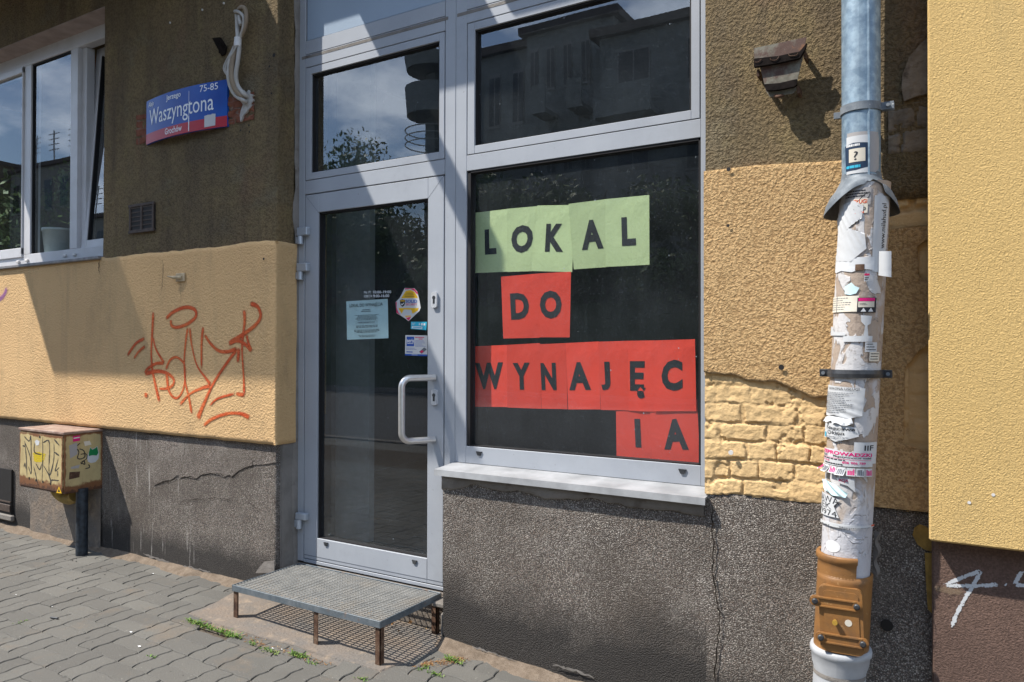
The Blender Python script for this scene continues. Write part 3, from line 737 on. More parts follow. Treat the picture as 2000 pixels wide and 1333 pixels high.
# left plinth
soot = lambda p: max(0.0, 1.0 - (p[2] - 0.03) / 0.33)
drp = lambda p: 1.0 if -5.0 < p[0] < -3.9 else 0.75
PLIN = wrap(path(-9.0, YPL, XL - 0.006, 0.02, -0.012), lambda x, y: -0.05, lambda x, y: ZYB + 0.03, 40, 0.0022, 5, 11, 0.0, 0, soot=soot, drips=drp)
obj("plinth", PLIN, "pebble_dash", B)
mb = MB(); rows = [[(XL - 0.012 + 0.008, y, z) for z in np.linspace(-0.02, ZYB + .02, 20)] for y in np.linspace(YPL + 0.022, -0.004, 5)]
mb.grid(rows, True, True); mb.box(XL - .03, XL + .004, YPL + .03, 0.05, -0.02, ZYB); obj("reveal_base", mb, "grey_mortar", B)
# smoother concrete patch and cellar window at the far left
pA, pB = P(62, 940, YPL)[0], P(200, 940, YPL)[0]
mb = MB(); rows = []
for x in np.linspace(pA, pB, 50):
    rows.append([(x, YPL - 0.010 + 0.006 * fbm(np.array([x * 5]), np.array([z * 5]), 3, 4)[0], z) for z in np.linspace(0.02, 0.46 + .05 * math.sin(x * 7), 24)])
mb.grid(rows, True, True); obj("concrete_patch", mb, "concrete_pad", B)
cx0, cx1 = P(-60, 950, YPL)[0], P(27, 950, YPL)[0]; cz0, cz1 = P(10, 1002, YPL)[2], P(10, 915, YPL)[2]
cw = MB(); cw.box(cx0 - .7, cx1, YPL - 0.018, YPL - 0.004, cz0, cz1); cwo = obj("cellar_window", cw, "dark_hole", B)
cw = MB(); cw.box(cx0 - .7, cx1 - .004, YPL - 0.026, YPL - .018, cz0 + .02, cz0 + .075, .003); cw.box(cx0 - .7, cx1 - .004, YPL - 0.024, YPL - .018, cz0 + .09, cz0 + .10); obj("frame", cw, "grille_brown", cwo)
cw = MB(); cw.box(cx0 - .8, cx1 + .03, YPL - 0.03, YPL - .002, cz0 - .045, cz0, .008); obj("sill", cw, "grey_mortar", cwo)
# right of the shop window
XE = 0.45
zp_r = zi([(1378, 962), (1600, 981), (1812, 1001)], YRP); zo_r = zi([(1376, 336), (1480, 324), (1600, 318), (1740, 308), (1812, 300)], YRO)
XP0 = -2.104; XW0 = P(1378, 700, YRO)[0]
flat = lambda x0, x1, y, step: [(x, y, 0, -1) for x in np.arange(x0, x1, step)] + [(x1, y, 0, -1)]
mb = wrap(flat(XP0, XW0, YRP, 0.02), lambda x, y: -0.12, lambda x, y: H - 0.592, 40, 0.006, 5, 21, 0.05, soot=lambda p: max(0, 1.05 - (p[2] + 0.05) / 0.50), drips=lambda p: 0.55)
m2 = wrap(flat(XW0, XE, YRP - 0.003, 0.02), lambda x, y: -0.12, lambda x, y: zp_r(x) + 0.004, 40, 0.006, 4, 23, 0.05, soot=lambda p: max(0, 0.85 - (p[2] + 0.05) / 0.42), drips=lambda p: 0.6)
mb.add(m2.v, m2.f, True, **m2.at); mb.box(XP0, XE, YRP + 0.02, 0.25, -0.1, H - 0.61); obj("window_plinth", mb, "pebble_dash", B)
mb = MB(); rows = []
for x in np.arange(XP0 - 0.001, XW0, 0.01):
    w = 0.05 + 0.05 * fbm(np.array([x * 9]), np.array([1.0]), 4, 31)[0] * (1 if x > -1.9 else 1.8) + max(0, 0.03 - (x - XP0) * .2)
    rows.append([(x, YRP - 0.010, H - 0.60), (x, YRP - 0.011, H - 0.60 - w * .9), (x, YRP - 0.001, H - 0.60 - w)])
mb.grid(rows, True, False); obj("mortar_joint", mb, "grey_mortar", B)
XG = 0.40
obj("plaster_wall", wrap(flat(XW0, XG, YRO, 0.02), lambda x, y: zo_r(x) - 0.15, lambda x, y: 4.5, 50, 0.005, 4, 33, 0.12), "olive_roughcast", B)
# painted brick where the coat has come off, and the coat above it
brk = [(1378, 728), (1414, 734), (1434, 733), (1454, 742), (1488, 748), (1515, 745), (1538, 755), (1560, 765), (1587, 779), (1616, 776), (1700, 790)]
zbrk = zi(brk, YRY)
def brickwork(x0, x1, z0, z1, y, res, bl, bh, seed, amp=0.011, face=0.007, joint=0.012, zt=None, rough=1.0):
    X = np.arange(x0, x1 + res, res); Z = np.arange(z0, z1 + res, res); XX, ZZ = np.meshgrid(X, Z, indexing='ij')
    wx = XX + 0.030 * fbm(XX * 12, ZZ * 12, 4, seed); wz = ZZ + 0.022 * fbm(XX * 10 + 7, ZZ * 10, 4, seed + 1)
    row = np.floor((wz - z0) / bh); off = np.where(row % 2 == 0, 0.0, 0.5) + 0.55 * (vnoise(row * 1.7, row * 0, seed) - .5)
    u = (wx - x0) / bl + off + 0.25 * np.sin(row * 5.1 + (wx - x0) / bl * 1.3); fu = (u - np.floor(u)) * bl; fv = ((wz - z0) / bh - row) * bh
    col = np.floor(u); keep = vnoise(col * 3.7, row * 5.3, seed + 9); jw = joint * (0.6 + 0.9 * vnoise(col * 1.3 + 4, row * 2.9, seed + 11))
    e = np.minimum(np.minimum(fu, bl - fu), np.minimum(fv, bh - fv)) + 0.010 * fbm(XX * 70, ZZ * 70, 3, seed + 6) * rough
    jm = np.clip(2.2 * (1.0 - e / jw), 0, 1); jm = jm * jm * (3 - 2 * jm)
    smear = np.clip((fbm(XX * 7, ZZ * 7, 4, seed + 5) + 0.06) * 7, 0, 1)          # mortar and paint smeared over some bricks
    if zt is not None: smear = np.maximum(smear, np.clip(1.2 - (np.array([zt(x) for x in X])[:, None] - ZZ) / 0.13, 0, 1))
    jm = jm * (1 - 0.8 * smear)
    crumb = np.clip((fbm(XX * 18, ZZ * 18, 4, seed + 8) - 0.13) * 22, 0, 1) * rough                  # broken-out hollows
    dep = amp * (1 - jm) + face * (keep - .5) * (1 - jm) - 0.006 * crumb + 0.0065 * rough * fbm(XX * 55, ZZ * 55, 5, seed + 2) + 0.008 * fbm(XX * 9, ZZ * 9, 3, seed + 3) * (0.4 + smear)
    return np.stack([XX, y - dep, ZZ], -1), np.clip(jm + .6 * crumb, 0, 1)
g, jm = brickwork(XW0 - .004, -0.14, zp_r(-.6) - .004, zbrk(-.1) + .20, YRY + 0.020, 0.0036, 0.150, 0.070, 5, 0.0085, 0.006, 0.0070, zt=zbrk)
for i_ in range(g.shape[0]): g[i_, :, 2] += (zp_r(g[i_, 0, 0]) - zp_r(-.6)) + 0.004 * fbm(np.array([g[i_, 0, 0] * 25]), np.array([1.0]), 3, 2)[0]
mb = MB(); mb.grid(g, True, True, joint=jm.ravel()); obj("exposed_brick", mb, "painted_brick", B)
xpipe0 = P(1700, 700, YRY)[0]
def rbound(z):                  # right edge of the yellow coat beside the pipe: bricks show beyond it
    v = 672 - (z - H) * 0 ; zz = [P(1790, y, YRY)[2] for y in (1000, 885, 870, 720, 690, 660, 560, 540, 480, 460, 440)]
    uu = [1830, 1830, 1764, 1768, 1790, 1830, 1830, 1795, 1792, 1830, 1830]
    return P(np.interp(z, zz[::1], uu), 700, YRY)[0]
rows = []
for x in np.arange(XW0 - .004, xpipe0, 0.008):
    zt_, zb_ = zo_r(x), zbrk(x) + 0.010 * fbm(np.array([x * 40]), np.array([3.0]), 4, 2)[0]
    zz = np.linspace(zb_, zt_, 70); d = 0.004 * 2 * fbm(np.full(70, x * 4), zz * 4, 3, 9)
    r_ = [(x, YRY - q + 0.0, z) for q, z in zip(d, zz)]; rows.append([(x, YRY + 0.03, zb_ + .004)] + r_ + [(x, YRY + 0.03, zt_)])
mb = MB(); mb.grid(rows, True, True); obj("painted_wall", mb, "yellow_roughcast_coarse", B)
zr0, zr1 = zp_r(-.05) + 0.004, P(1760, 446, YRY)[2]; rows = []
for z in np.linspace(zr0, zr1, 130):
    xr = rbound(z) + 0.006 * fbm(np.array([z * 30]), np.array([1.0]), 4, 6)[0]; xs_ = np.linspace(xpipe0 - .01, xr, 40); d = 0.008 * fbm(xs_ * 5, np.full(40, z * 5), 3, 9)
    rows.append([(x, YRY - q, z) for q, x in zip(d, xs_)] + [(xr, YRY + 0.03, z)])
mb = MB(); mb.grid(rows, True, False); obj("painted_wall", mb, "yellow_roughcast_coarse", B)
g, jm = brickwork(xpipe0 - .02, 0.12, zr0 - .01, P(1760, 302, YRY)[2], YRY + 0.030, 0.005, 0.20, 0.080, 15, 0.013, 0.004, 0.010, rough=.5)
mb = MB(); mb.grid(g, True, True, joint=jm.ravel()); obj("exposed_brick", mb, "painted_brick", B)
mb = MB(); poly = [P(u, v, YRO - .002) for u, v in ((1812, 76), (1795, 92), (1775, 115), (1763, 150), (1761, 175), (1766, 200), (1790, 190), (1830, 180), (1830, 70))]
mb.prism(poly[::-1], (0, -0.012, 0)); obj("mortar_patch", mb, "old_masonry", B)
g, jm = brickwork(P(1735, 250, YRO)[0], 0.08, P(1760, 300, YRO)[2], P(1760, 205, YRO)[2], YRO + 0.004, 0.006, 0.20, 0.080, 25, 0.010, 0.004, 0.010)
mb = MB(); mb.grid(g, True, True, joint=jm.ravel()); obj("exposed_brick", mb, "old_masonry", B)
# cracks in the plinth and walls, each one a part; their dark colour paints the shade inside
C5 = lambda x, y: (280 + x / 4.76, 840 + y / 4.76)
coat = [(60, 45), (75, 180), (90, 330), (112, 515), (165, 490), (215, 470), (262, 466), (300, 440), (332, 418), (352, 442), (395, 432), (440, 438), (470, 446), (500, 455), (520, 440), (545, 420), (595, 408), (640, 400), (690, 412), (720, 415), (760, 440), (800, 420), (832, 438), (868, 402), (900, 372), (950, 350), (1000, 337), (1060, 318), (1120, 322), (1185, 312), (1243, 300), (1243, 120)]
mb = MB(); dn = []
for i_ in range(len(coat)):
    a_, b_ = np.array(coat[i_], float), np.array(coat[(i_ + 1) % len(coat)], float)
    for k_ in range(7): dn.append(a_ + (b_ - a_) * k_ / 7 + (np.array([RNG.uniform(-3, 3), RNG.uniform(-6, 6)]) if 3 < i_ < 30 else 0))
mb.prism([P(*C5(*q_), YPL + .006) for q_ in dn][::-1], (0, -.0102, 0)); obj("plinth_coat", mb, "pebble_dash_pale", B)
def crack(pts, w, mat="crack_shade", name="crack"):
    mb = MB(); crack_into(mb, pts, w); obj(name, mb, mat, B)
for pts, w in (([(395, 75), (380, 200), (372, 310), (345, 400)], .007), ([(110, 520), (165, 485), (260, 468), (330, 420)], .012), ([(350, 440), (440, 440), (500, 455), (545, 420), (640, 400), (720, 415), (760, 440), (800, 420), (830, 440), (900, 370), (1000, 335), (1060, 250)], .010),
               ([(335, 690), (370, 655), (480, 648), (580, 650), (670, 633), (760, 648), (850, 655)], .009), ([(830, 450), (900, 550), (990, 670), (1080, 780)], .005), ([(1185, 160), (1200, 220), (1240, 290)], .012), ([(1080, 400), (1160, 410), (1230, 440)], .006)):
    crack([P(*C5(*q), YPL - .0048) for q in pts], w * .36)
crack([P(u, v, YRP - .010) for u, v in ((1390, 985), (1393, 1060), (1392, 1120), (1400, 1170), (1408, 1210), (1400, 1260), (1396, 1333), (1396, 1400))], 0.006)
crack([P(u, v, YY - .0022) for u, v in ((318, 505), (318, 540), (315, 570))], 0.003); crack([P(u, v, YY - .0022) for u, v in ((353, 548), (353, 595))], 0.002)
crack([P(u, v, YY - .0022) for u, v in ((195, 506), (192, 525), (194, 535))], 0.006)
for pts, w in (([(0, 1150), (90, 1190), (215, 1225), (330, 1310)], .016), ([(330, 1260), (450, 1280), (560, 1310), (640, 1333)], .010)):
    crack([P(*C5(*q), YPL - .0045) for q in pts], w, "grey_mortar", "mortar_repair")
crack([P(u, v, YRP - .010) for u, v in ((922, 1262), (950, 1272), (985, 1285), (1010, 1292))], .008, "grey_mortar", "mortar_repair"); crack([P(u, v, YRP - .010) for u, v in ((1080, 1300), (1110, 1305), (1160, 1325))], .012, "grey_mortar", "mortar_repair")
mb = MB(); mb.prism([P(*C5(*q), YPL - .012) for q in ((1225, 1215), (1130, 1225), (1080, 1280), (1050, 1330), (1225, 1330))][::-1], (0, -0.006, 0)); obj("mortar_repair", mb, "grey_mortar", B)
for poly in ([(1782, 1045), (1786, 1030), (1796, 1024), (1808, 1028), (1822, 1040), (1822, 1078), (1806, 1074), (1792, 1064)], [(1806, 1080), (1822, 1080), (1822, 1200), (1812, 1190), (1808, 1130)]):
    mb = MB(); mb.prism([P(u, v, YRP - .0125) for u, v in poly][::-1], (0, -.0015, 0)); obj("paint_splash", mb, "ochre_paint", B)
# drilled holes and plugs
def dot(name, p, r, mat, par, h=0.0):
    mb = MB(); mb.disc(p, r, h=h); obj(name, mb, mat, par)
for u, v, r in ((535, 108, .011), (526, 130, .006), (530, 183, .006), (486, 245, .006), (470, 255, .006), (487, 258, .006), (515, 506, .007)): dot("drill_hole", P(u, v, (YO if v < 400 else YY) - .0068), r, "dark_hole", B)
for u, v, r in ((1422, 441, .006), (1526, 718, .010), (1423, 331, .008)): dot("drill_hole", P(u, v, YRY - .0085), r, "dark_hole", B)
dot("drill_hole", P(1732, 1222, YRP - .0125), .020, "dark_hole", B)
for u, v in ((396, 20), (333, 45), (438, 7)): dot("wall_plug", P(u, v, YO - .001), .006, "tape_white", B, .006)
dot("wall_plug", P(1428, 884, YRY - .004), .009, "tape_white", B, .006)
# bricks laid bare round the sign and the ragged plaster where the cables enter
g, jm = brickwork(P(268, 240, YO)[0], P(497, 240, YO)[0], P(380, 285, YO)[2] + .0, P(380, 198, YO)[2], YO + .004, 0.005, 0.22, 0.074, 45, 0.010, 0.004, 0.009)
g2 = g.copy(); n0 = g2.shape[0]
for i in range(n0):
    t = i / (n0 - 1); xw = g2[i, 0, 0]
    za, zb = np.interp(t, [0, 0.25, .65, 1], [P(268, 285, YO)[2], P(290, 280, YO)[2], P(440, 250, YO)[2], P(475, 238, YO)[2]]), np.interp(t, [0, 0.25, .65, 1], [P(268, 226, YO)[2], P(290, 226, YO)[2], P(440, 190, YO)[2], P(475, 186, YO)[2]])
    g2[i, :, 2] = np.linspace(za, zb, g2.shape[1]) + 0.01 * fbm(np.array([xw * 30]), np.array([2.0]), 3, 1)[0]
mb = MB(); mb.grid(g2, True, True, joint=jm.ravel()); obj("exposed_brick", mb, "brick_red", B)
ctr = (487, 205); star = []
for k, (u, v) in enumerate([(478, 176), (484, 182), (488, 177), (491, 184), (498, 186), (494, 192), (499, 197), (493, 203), (492, 210), (487, 216), (484, 221), (478, 227), (476, 236), (473, 238), (472, 226), (474, 215), (478, 205), (470, 196), (468, 184)]): star.append(P(u + RNG.uniform(-1, 1), v + RNG.uniform(-1, 1), YO - .002))
mb = MB(); mb.prism(star[::-1], (0, -0.012, 0)); obj("plaster_patch", mb, "white_plaster", B)
# ventilation grille
gx0, gx1 = P(256, 430, YO)[0], P(304, 420, YO)[0]; gz0, gz1 = P(280, 452, YO)[2], P(280, 400, YO)[2]
mb = MB(); mb.box(gx0, gx1, YO - .0095, YO + .004, gz0, gz1); vg = obj("vent_grille", mb, "dark_hole", B)
mb = MB(); w = (gx1 - gx0)
for a, b_ in ((0, .07), (.46, .54), (.93, 1)): mb.box(gx0 + w * a, gx0 + w * b_, YO - .016, YO - .008, gz0, gz1, .002)
for k in range(6): mb.box(gx0, gx1, YO - .0125, YO - .009, gz0 + (gz1 - gz0) * (k + .25) / 6, gz0 + (gz1 - gz0) * (k + .5) / 6)
mb.box(gx0 - .006, gx1 + .006, YO - .018, YO - .006, gz1 - .012, gz1 + .006, .002); mb.box(gx0 - .006, gx1 + .006, YO - .018, YO - .006, gz0 - .010, gz0 + .008, .002)
obj("grille_bars", mb, "grille_brown", vg)
# graffiti
GC = lambda x, y: P(230 + x / 5.126, 580 + y / 5.126, YY - .0022)
GS = [([(355, 150), (345, 350), (335, 550), (345, 720), (380, 900), (415, 1050)], (46, 40, 30, 34, 44, 48)), ([(350, 400), (380, 520), (430, 610), (465, 665)], (24, 28, 34)), ([(465, 665), (380, 670), (300, 720), (270, 770)], (40, 34, 44)), ([(270, 770), (400, 745), (500, 770), (560, 830), (545, 890), (480, 920), (410, 920)], (52, 40, 36, 34, 24)),
      ([(490, 770), (495, 830), (505, 920), (540, 990), (590, 1015), (640, 960), (670, 850), (670, 700), (640, 640), (580, 605), (520, 640), (480, 730)], (52, 40, 26, 26, 24, 30, 34)), ([(700, 310), (680, 450), (665, 650), (675, 850), (710, 1000), (740, 1170)], (36, 32, 26, 26, 34, 40)), ([(720, 310), (740, 480), (790, 680), (870, 800), (930, 880)], (40, 26, 22, 30, 44)), ([(930, 890), (830, 920), (720, 975), (620, 1080)], (44, 34, 26, 40)),
      ([(480, 220), (560, 150), (680, 105), (770, 130), (780, 200), (700, 270), (600, 305), (540, 290), (530, 230)], (42, 40, 42, 40, 36, 40)), ([(855, 300), (840, 450), (838, 720)], (44, 36, 30)), ([(870, 380), (930, 470), (1010, 540), (1100, 550), (1190, 520)], (34, 36, 44)), ([(1325, 65), (1400, 100), (1430, 190), (1390, 270), (1280, 360), (1110, 470)], (52, 40, 40, 42, 56)),
      ([(1265, 130), (1270, 250), (1250, 420), (1245, 560), (1260, 800), (1265, 980)], (46, 40, 34, 24, 26, 40)), ([(1270, 985), (1180, 970)], (44, 36)), ([(1170, 970), (1000, 1020), (920, 1090)], (28, 24, 20)), ([(1200, 520), (1080, 680), (950, 880), (850, 1100), (800, 1220)], (40, 36, 34, 46, 70)), ([(1110, 465), (1200, 440), (1280, 480), (1340, 545)], (50, 38, 46)), ([(1215, 510), (1200, 660)], (46, 44)), ([(1290, 380), (1310, 470), (1340, 540)], (30, 34, 40)),
      ([(860, 1290), (950, 1220), (1100, 1170), (1230, 1170), (1320, 1210)], (36, 34, 32, 56)), ([(270, 415), (180, 470), (95, 590)], (38, 34, 40)), ([(275, 495), (210, 550), (160, 620)], (36, 30, 30)), ([(285, 960), (280, 1010)], (60, 56))]
mb = MB()
for k, (pts, w) in enumerate(GS):
    stroke_into(mb, [GC(*q) + np.array([0, -.00004 * k, 0]) for q in pts], [q / 5.126 * 0.0030 * 1.30 for q in w])
obj("graffiti", mb, "spray_paint", B)
mb = MB(); stroke_into(mb, [P(u, v, YY - .0022) for u, v in ((-12, 590), (5, 580), (14, 562))], .06); stroke_into(mb, [P(u, v, YY - .0022) for u, v in ((-8, 640), (0, 630))], .05); obj("graffiti", mb, "violet_spray", B)

# -------- shop front metalwork (z given relative to the eye)
Z = lambda v: H + v
def bars(mb, L, y0=0.0, y1=0.055, bev=0.0015):
    for (x0, x1, z0, z1) in L: mb.box(x0, x1, y0, y1, Z(z0), Z(z1), bev)
DL, DR = -3.171, -2.195
mb = MB()
bars(mb, [(XL + .008, DL - .003, -1.21, 2.9), (DL, DR, .867, .943), (DL, DR, 1.589, 1.660), (DR + .003, -2.129, -1.21, 2.9), (-2.127, -2.062, -.565, 2.9), (-2.062, -.898, .867, .943), (-2.062, -.898, 1.596, 1.660), (-.898, -.79, -.565, 2.9), (-2.062, -.898, -.565, -.482), (DL, DR, -1.213, -1.195)])
bars(mb, [(DL, DR, 1.663, 1.740), (-2.062, -.898, 1.663, 1.740)])
SF = obj("shop_front_frame", mb, "grey_aluminium", B)
mb = MB(); mb.box(XL + .004, -.80, .030, .050, Z(.86), Z(.95)); mb.box(DL - .01, DL + .01, .02, .05, Z(-1.2), Z(2.8)); mb.box(DR - .012, DR + .01, .02, .05, Z(-1.2), Z(2.8)); mb.box(-2.135, -2.12, .02, .05, Z(-.56), Z(2.8))
mb.box(-2.07, -2.05, .02, .05, Z(.9), Z(1.7)); mb.box(-.91, -.89, .02, .05, Z(.9), Z(1.7)); mb.box(DL, -.85, .02, .05, Z(1.58), Z(1.67)); mb.box(DL, DR, .02, .05, Z(.85), Z(.875)); mb.box(DL, -.85, .02, .05, Z(1.735), Z(1.75))
obj("gasket", mb, "rubber_gap", SF)
mb = MB(); mb.box(DL + .006, DR - .002, .006, .03, Z(1.744), Z(2.9), .001); mb.box(-2.058, -.902, .006, .03, Z(1.744), Z(2.9), .001); obj("fascia_panel", mb, "fascia_sheet", B)
mb = MB()
for (x0, x1) in ((DL - .03, DR + .02), (-2.12, -.86)): mb.box(x0, x1, -.0012, .001, Z(1.640), Z(1.656))
obj("dirt_line", mb, "grey_mortar", SF)
def sash(name, x0, x1, z0, z1, gx0, gx1, gz0, gz1, parent, mat="grey_aluminium", gl="shop_glass", yo=0.0, depth=.05, gy=.028):
    mb = MB(); bars(mb, [(x0, gx0, z0, z1), (gx1, x1, z0, z1), (gx0, gx1, z0, gz0), (gx0, gx1, gz1, z1)], yo, yo + depth); s_ = obj(name, mb, mat, parent)
    mb = MB(); t = .009; bars(mb, [(gx0, gx0 + t, gz0, gz1), (gx1 - t, gx1, gz0, gz1), (gx0, gx1, gz0, gz0 + t * .6), (gx0, gx1, gz1 - t, gz1)], yo + .010, yo + gy + .02, 0); obj("gasket", mb, "rubber_gap", s_)
    mb = MB(); mb.box(gx0 + .002, gx1 - .002, yo + gy, yo + gy + .018, Z(gz0 + .002), Z(gz1 - .002)); obj("pane", mb, gl, s_); return s_
sash("transom_window", -3.168, -2.198, .947, 1.585, -3.126, -2.230, .985, 1.545, B, gl="transom_glass")
sash("transom_window", -2.058, -.902, .947, 1.592, -2.016, -.938, .985, 1.553, B, gl="transom_glass")
sw = MB(); g0 = (-2.056, -.900, -.482, .866)
mb = MB(); t = .010; bars(mb, [(g0[0], g0[0] + .016, g0[2], g0[3]), (g0[1] - .008, g0[1], g0[2], g0[3]), (g0[0], g0[1], g0[2], g0[2] + .005), (g0[0], g0[1], g0[3] - t, g0[3])], .004, .048, 0); SW = obj("shop_window", mb, "rubber_gap", B)
mb = MB(); mb.box(g0[0] + .002, g0[1] - .002, .028, .046, Z(g0[2] + .002), Z(g0[3] - .002)); obj("pane", mb, "shop_glass", SW)
for u, v in ((936, 886), (1333, 921)):
    p = P(u, v, -.001); mb = MB(); mb.prism([(p[0] - .017, 0, p[2] + .009), (p[0] + .017, 0, p[2] + .009), (p[0] + .008, 0, p[2] - .010), (p[0] - .008, 0, p[2] - .010)], (0, -.006, 0)); obj("drain_cap", mb, "black_plastic", SW)
mb = MB()
sil = [(-2.129, .0, Z(-.566)), (-2.129, -.168, Z(-.578)), (-2.129, -.170, Z(-.606)), (-2.129, -.164, Z(-.606)), (-2.129, -.162, Z(-.586)), (-2.129, .0, Z(-.575))]
mb.prism(sil, (P(1377, 960, -.168)[0] + 2.129, 0, 0)); sill_o = obj("window_sill", mb, "sill_metal", SW)
# door
DO = sash("shop_door", -3.167, -2.199, -1.190, .861, -3.067, -2.298, -1.067, .757, B)
mb = MB(); mb.box(-3.165, -2.201, -.0010, .001, Z(-1.172), Z(-1.169)); obj("seam", mb, "grey_ink", DO)
for xa in (-3.068, -2.2985): mb = MB(); mb.box(xa, xa + .0015, -.001, .001, Z(-1.17), Z(-1.067)); obj("seam", mb, "grey_ink", DO)
for (xa, za, xb, zb) in ((-3.167, .861, -3.067, .757), (-2.199, .861, -2.298, .757)): mb = MB(); stroke_into(mb, [(xa, -.0008, Z(za)), (xb, -.0008, Z(zb))], .0016, taper=False, smooth=False); obj("seam", mb, "grey_ink", DO)
for u, v in ((637, 1063), (810, 1098)):
    p = P(u, v, -.001); mb = MB(); mb.prism([(p[0] - .016, 0, p[2] + .009), (p[0] + .016, 0, p[2] + .009), (p[0] + .008, 0, p[2] - .010), (p[0] - .008, 0, p[2] - .010)], (0, -.006, 0)); obj("drain_cap", mb, "black_plastic", DO)
for vt, vm, vb in ((444, 460, 476), (514, 530, 546), (1004, 1017, 1035)):
    a = P(597, vt, -.02)[2]; m_ = P(597, vm, -.02)[2]; b_ = P(597, vb, -.02)[2]
    mb = MB(); mb.box(-3.208, -3.128, -.030, .0, m_, a, .004); xk = -3.188
    mb.tube([(xk, -.018, m_ - .001), (xk, -.018, b_)], .016, 14); mb.box(XL + .010, xk, -.026, -.006, b_ + .004, m_ - .004, .003); obj("hinge", mb, "hinge_grey", DO)
for v in (586, 776):
    p = P(850, v, -.0); mb = MB(); w, h = .0175, .040; out = []
    for (cx_, cz_, a0) in ((w - .012, h - .012, 0), (-w + .012, h - .012, 90), (-w + .012, -h + .012, 180), (w - .012, -h + .012, 270)):
        for t in range(0, 91, 18): a = math.radians(a0 + t); out.append((p[0] + cx_ + .012 * math.cos(a), -.0, p[2] + cz_ + .012 * math.sin(a)))
    mb.prism(out[::-1], (0, -.012, 0)); lk = obj("lock", mb, "lock_grey", DO)
    mb = MB(); mb.disc((p[0], -.0125, p[2] + .010), .010); mb.box(p[0] - .006, p[0] + .006, -.0128, -.012, p[2] - .020, p[2] + .008); obj("keyhole", mb, "black_plastic", lk)
za, zb = P(850, 738, 0)[2], P(850, 859, 0)[2]; xm = P(849, 800, 0)[0]; hx, hy = -2.335, -.158
hd = np.array([hx - xm, hy, 0.0]); hl = float(np.linalg.norm(hd)); hd /= hl; hp = []      # arms run outwards and to the left
for t_, zz in [(0, za), (.02, za), (hl - .06, za)] + [(hl - .045 + .045 * math.sin(t), za - .045 + .045 * math.cos(t)) for t in np.linspace(0, math.pi / 2, 9)] + [(hl - .045 + .045 * math.cos(t), zb + .045 - .045 * math.sin(t)) for t in np.linspace(0, math.pi / 2, 9)] + [(hl - .06, zb), (.02, zb), (0, zb)]:
    hp.append(np.array([xm, 0.0, zz]) + hd * t_)
mb = MB(); mb.tube(hp, .0165, 20); HN = obj("handle", mb, "brushed_steel", DO)
# threshold base below the door
mb = MB(); mb.box(XL, XP0, -.002, .3, -.05, Z(-1.222), .006); obj("door_step_base", mb, "concrete_pad", B)
mb = MB(); mb.box(-2.195, XP0 + .002, -.10, -.0, Z(-1.26), Z(-1.235), .006); mb.box(-2.125, XP0 - .0, -.125, -.0, -.02, Z(-1.27), .01); obj("mortar_joint", mb, "grey_mortar", B)
# interior of the shop
mb = MB(); X0, X1, Y0, Y1, Z0, Z1 = -4.9, 0.6, .10, 4.6, Z(-1.21), Z(2.2)
mb.box(X0, X1, Y1, Y1 + .1, Z0, Z1); mb.box(X0 - .1, X0, Y0, Y1, Z0, Z1); mb.box(X1, X1 + .1, Y0, Y1, Z0, Z1); mb.box(X0, X1, Y0, Y1, Z1, Z1 + .1)
mb.box(X0, XL + .01, .26, .30, Z0, Z1); mb.box(-.80, X1, .10, .14, Z0, Z1); mb.box(XP0, -.8, .10, .14, Z0, Z(-.56)); obj("room_wall", mb, "room_dark", B)
mb = MB(); mb.box(X0, X1, .06, Y1, Z0 - .08, Z0); obj("room_floor", mb, "room_floor", B)
mb = MB(); mb.box(X0, P(723, 800, .51)[0], .50, .55, Z0, Z1); obj("partition", mb, "partition_grey", B)
# light cables and a lamp pole deep in the shop are left dark; upper storeys, roof slab and unseen balcony, cut up to cast the patches of shade
mb = MB(); mb.box(-9.0, 0.4, .05, 4.9, 4.40, 9.0); mb.box(-9.0, 0.4, YO, .05, 4.40, 9.0); mb.box(-9.1, -9.0, YO, 4.9, -.1, 4.4); mb.box(-9.0, .6, 4.8, 4.9, -.1, 4.4); obj("upper_wall", mb, "olive_roughcast", B)
ZB = Z(2.75)
mb = MB(); mb.box(-7.15, -3.85, -1.10, YO - .001, ZB, ZB + .14, .01); mb.box(-7.15, -6.0, -1.45, -1.10, ZB, ZB + .14, .01)
mb.box(-3.86, -3.30, -.41, YO - .001, ZB, ZB + .14, .01); mb.box(-3.31, -2.63, -.64, YO - .001, ZB, ZB + .14, .01); mb.box(-3.32, -3.25, -1.0, -.60, ZB, ZB + .14, .01); mb.box(-2.64, -2.46, -.30, YO - .001, ZB, ZB + .14, .01); mb.box(-2.47, -1.75, -.52, YO - .001, ZB, ZB + .14, .01)
BL = obj("balcony", mb, "grey_mortar", B)
mb = MB()
for x in np.arange(-6.0, -3.85, 0.016): mb.box(x, x + .0042, -1.45, -1.10, ZB + .02, ZB + .03)
for y in np.arange(-1.45, -1.10, 0.0115): mb.box(-6.0, -3.85, y, y + .0026, ZB + .03, ZB + .04)
obj("grating", mb, "rusty_steel", BL)  # made-up open strip, added to half-shade the painted wall below

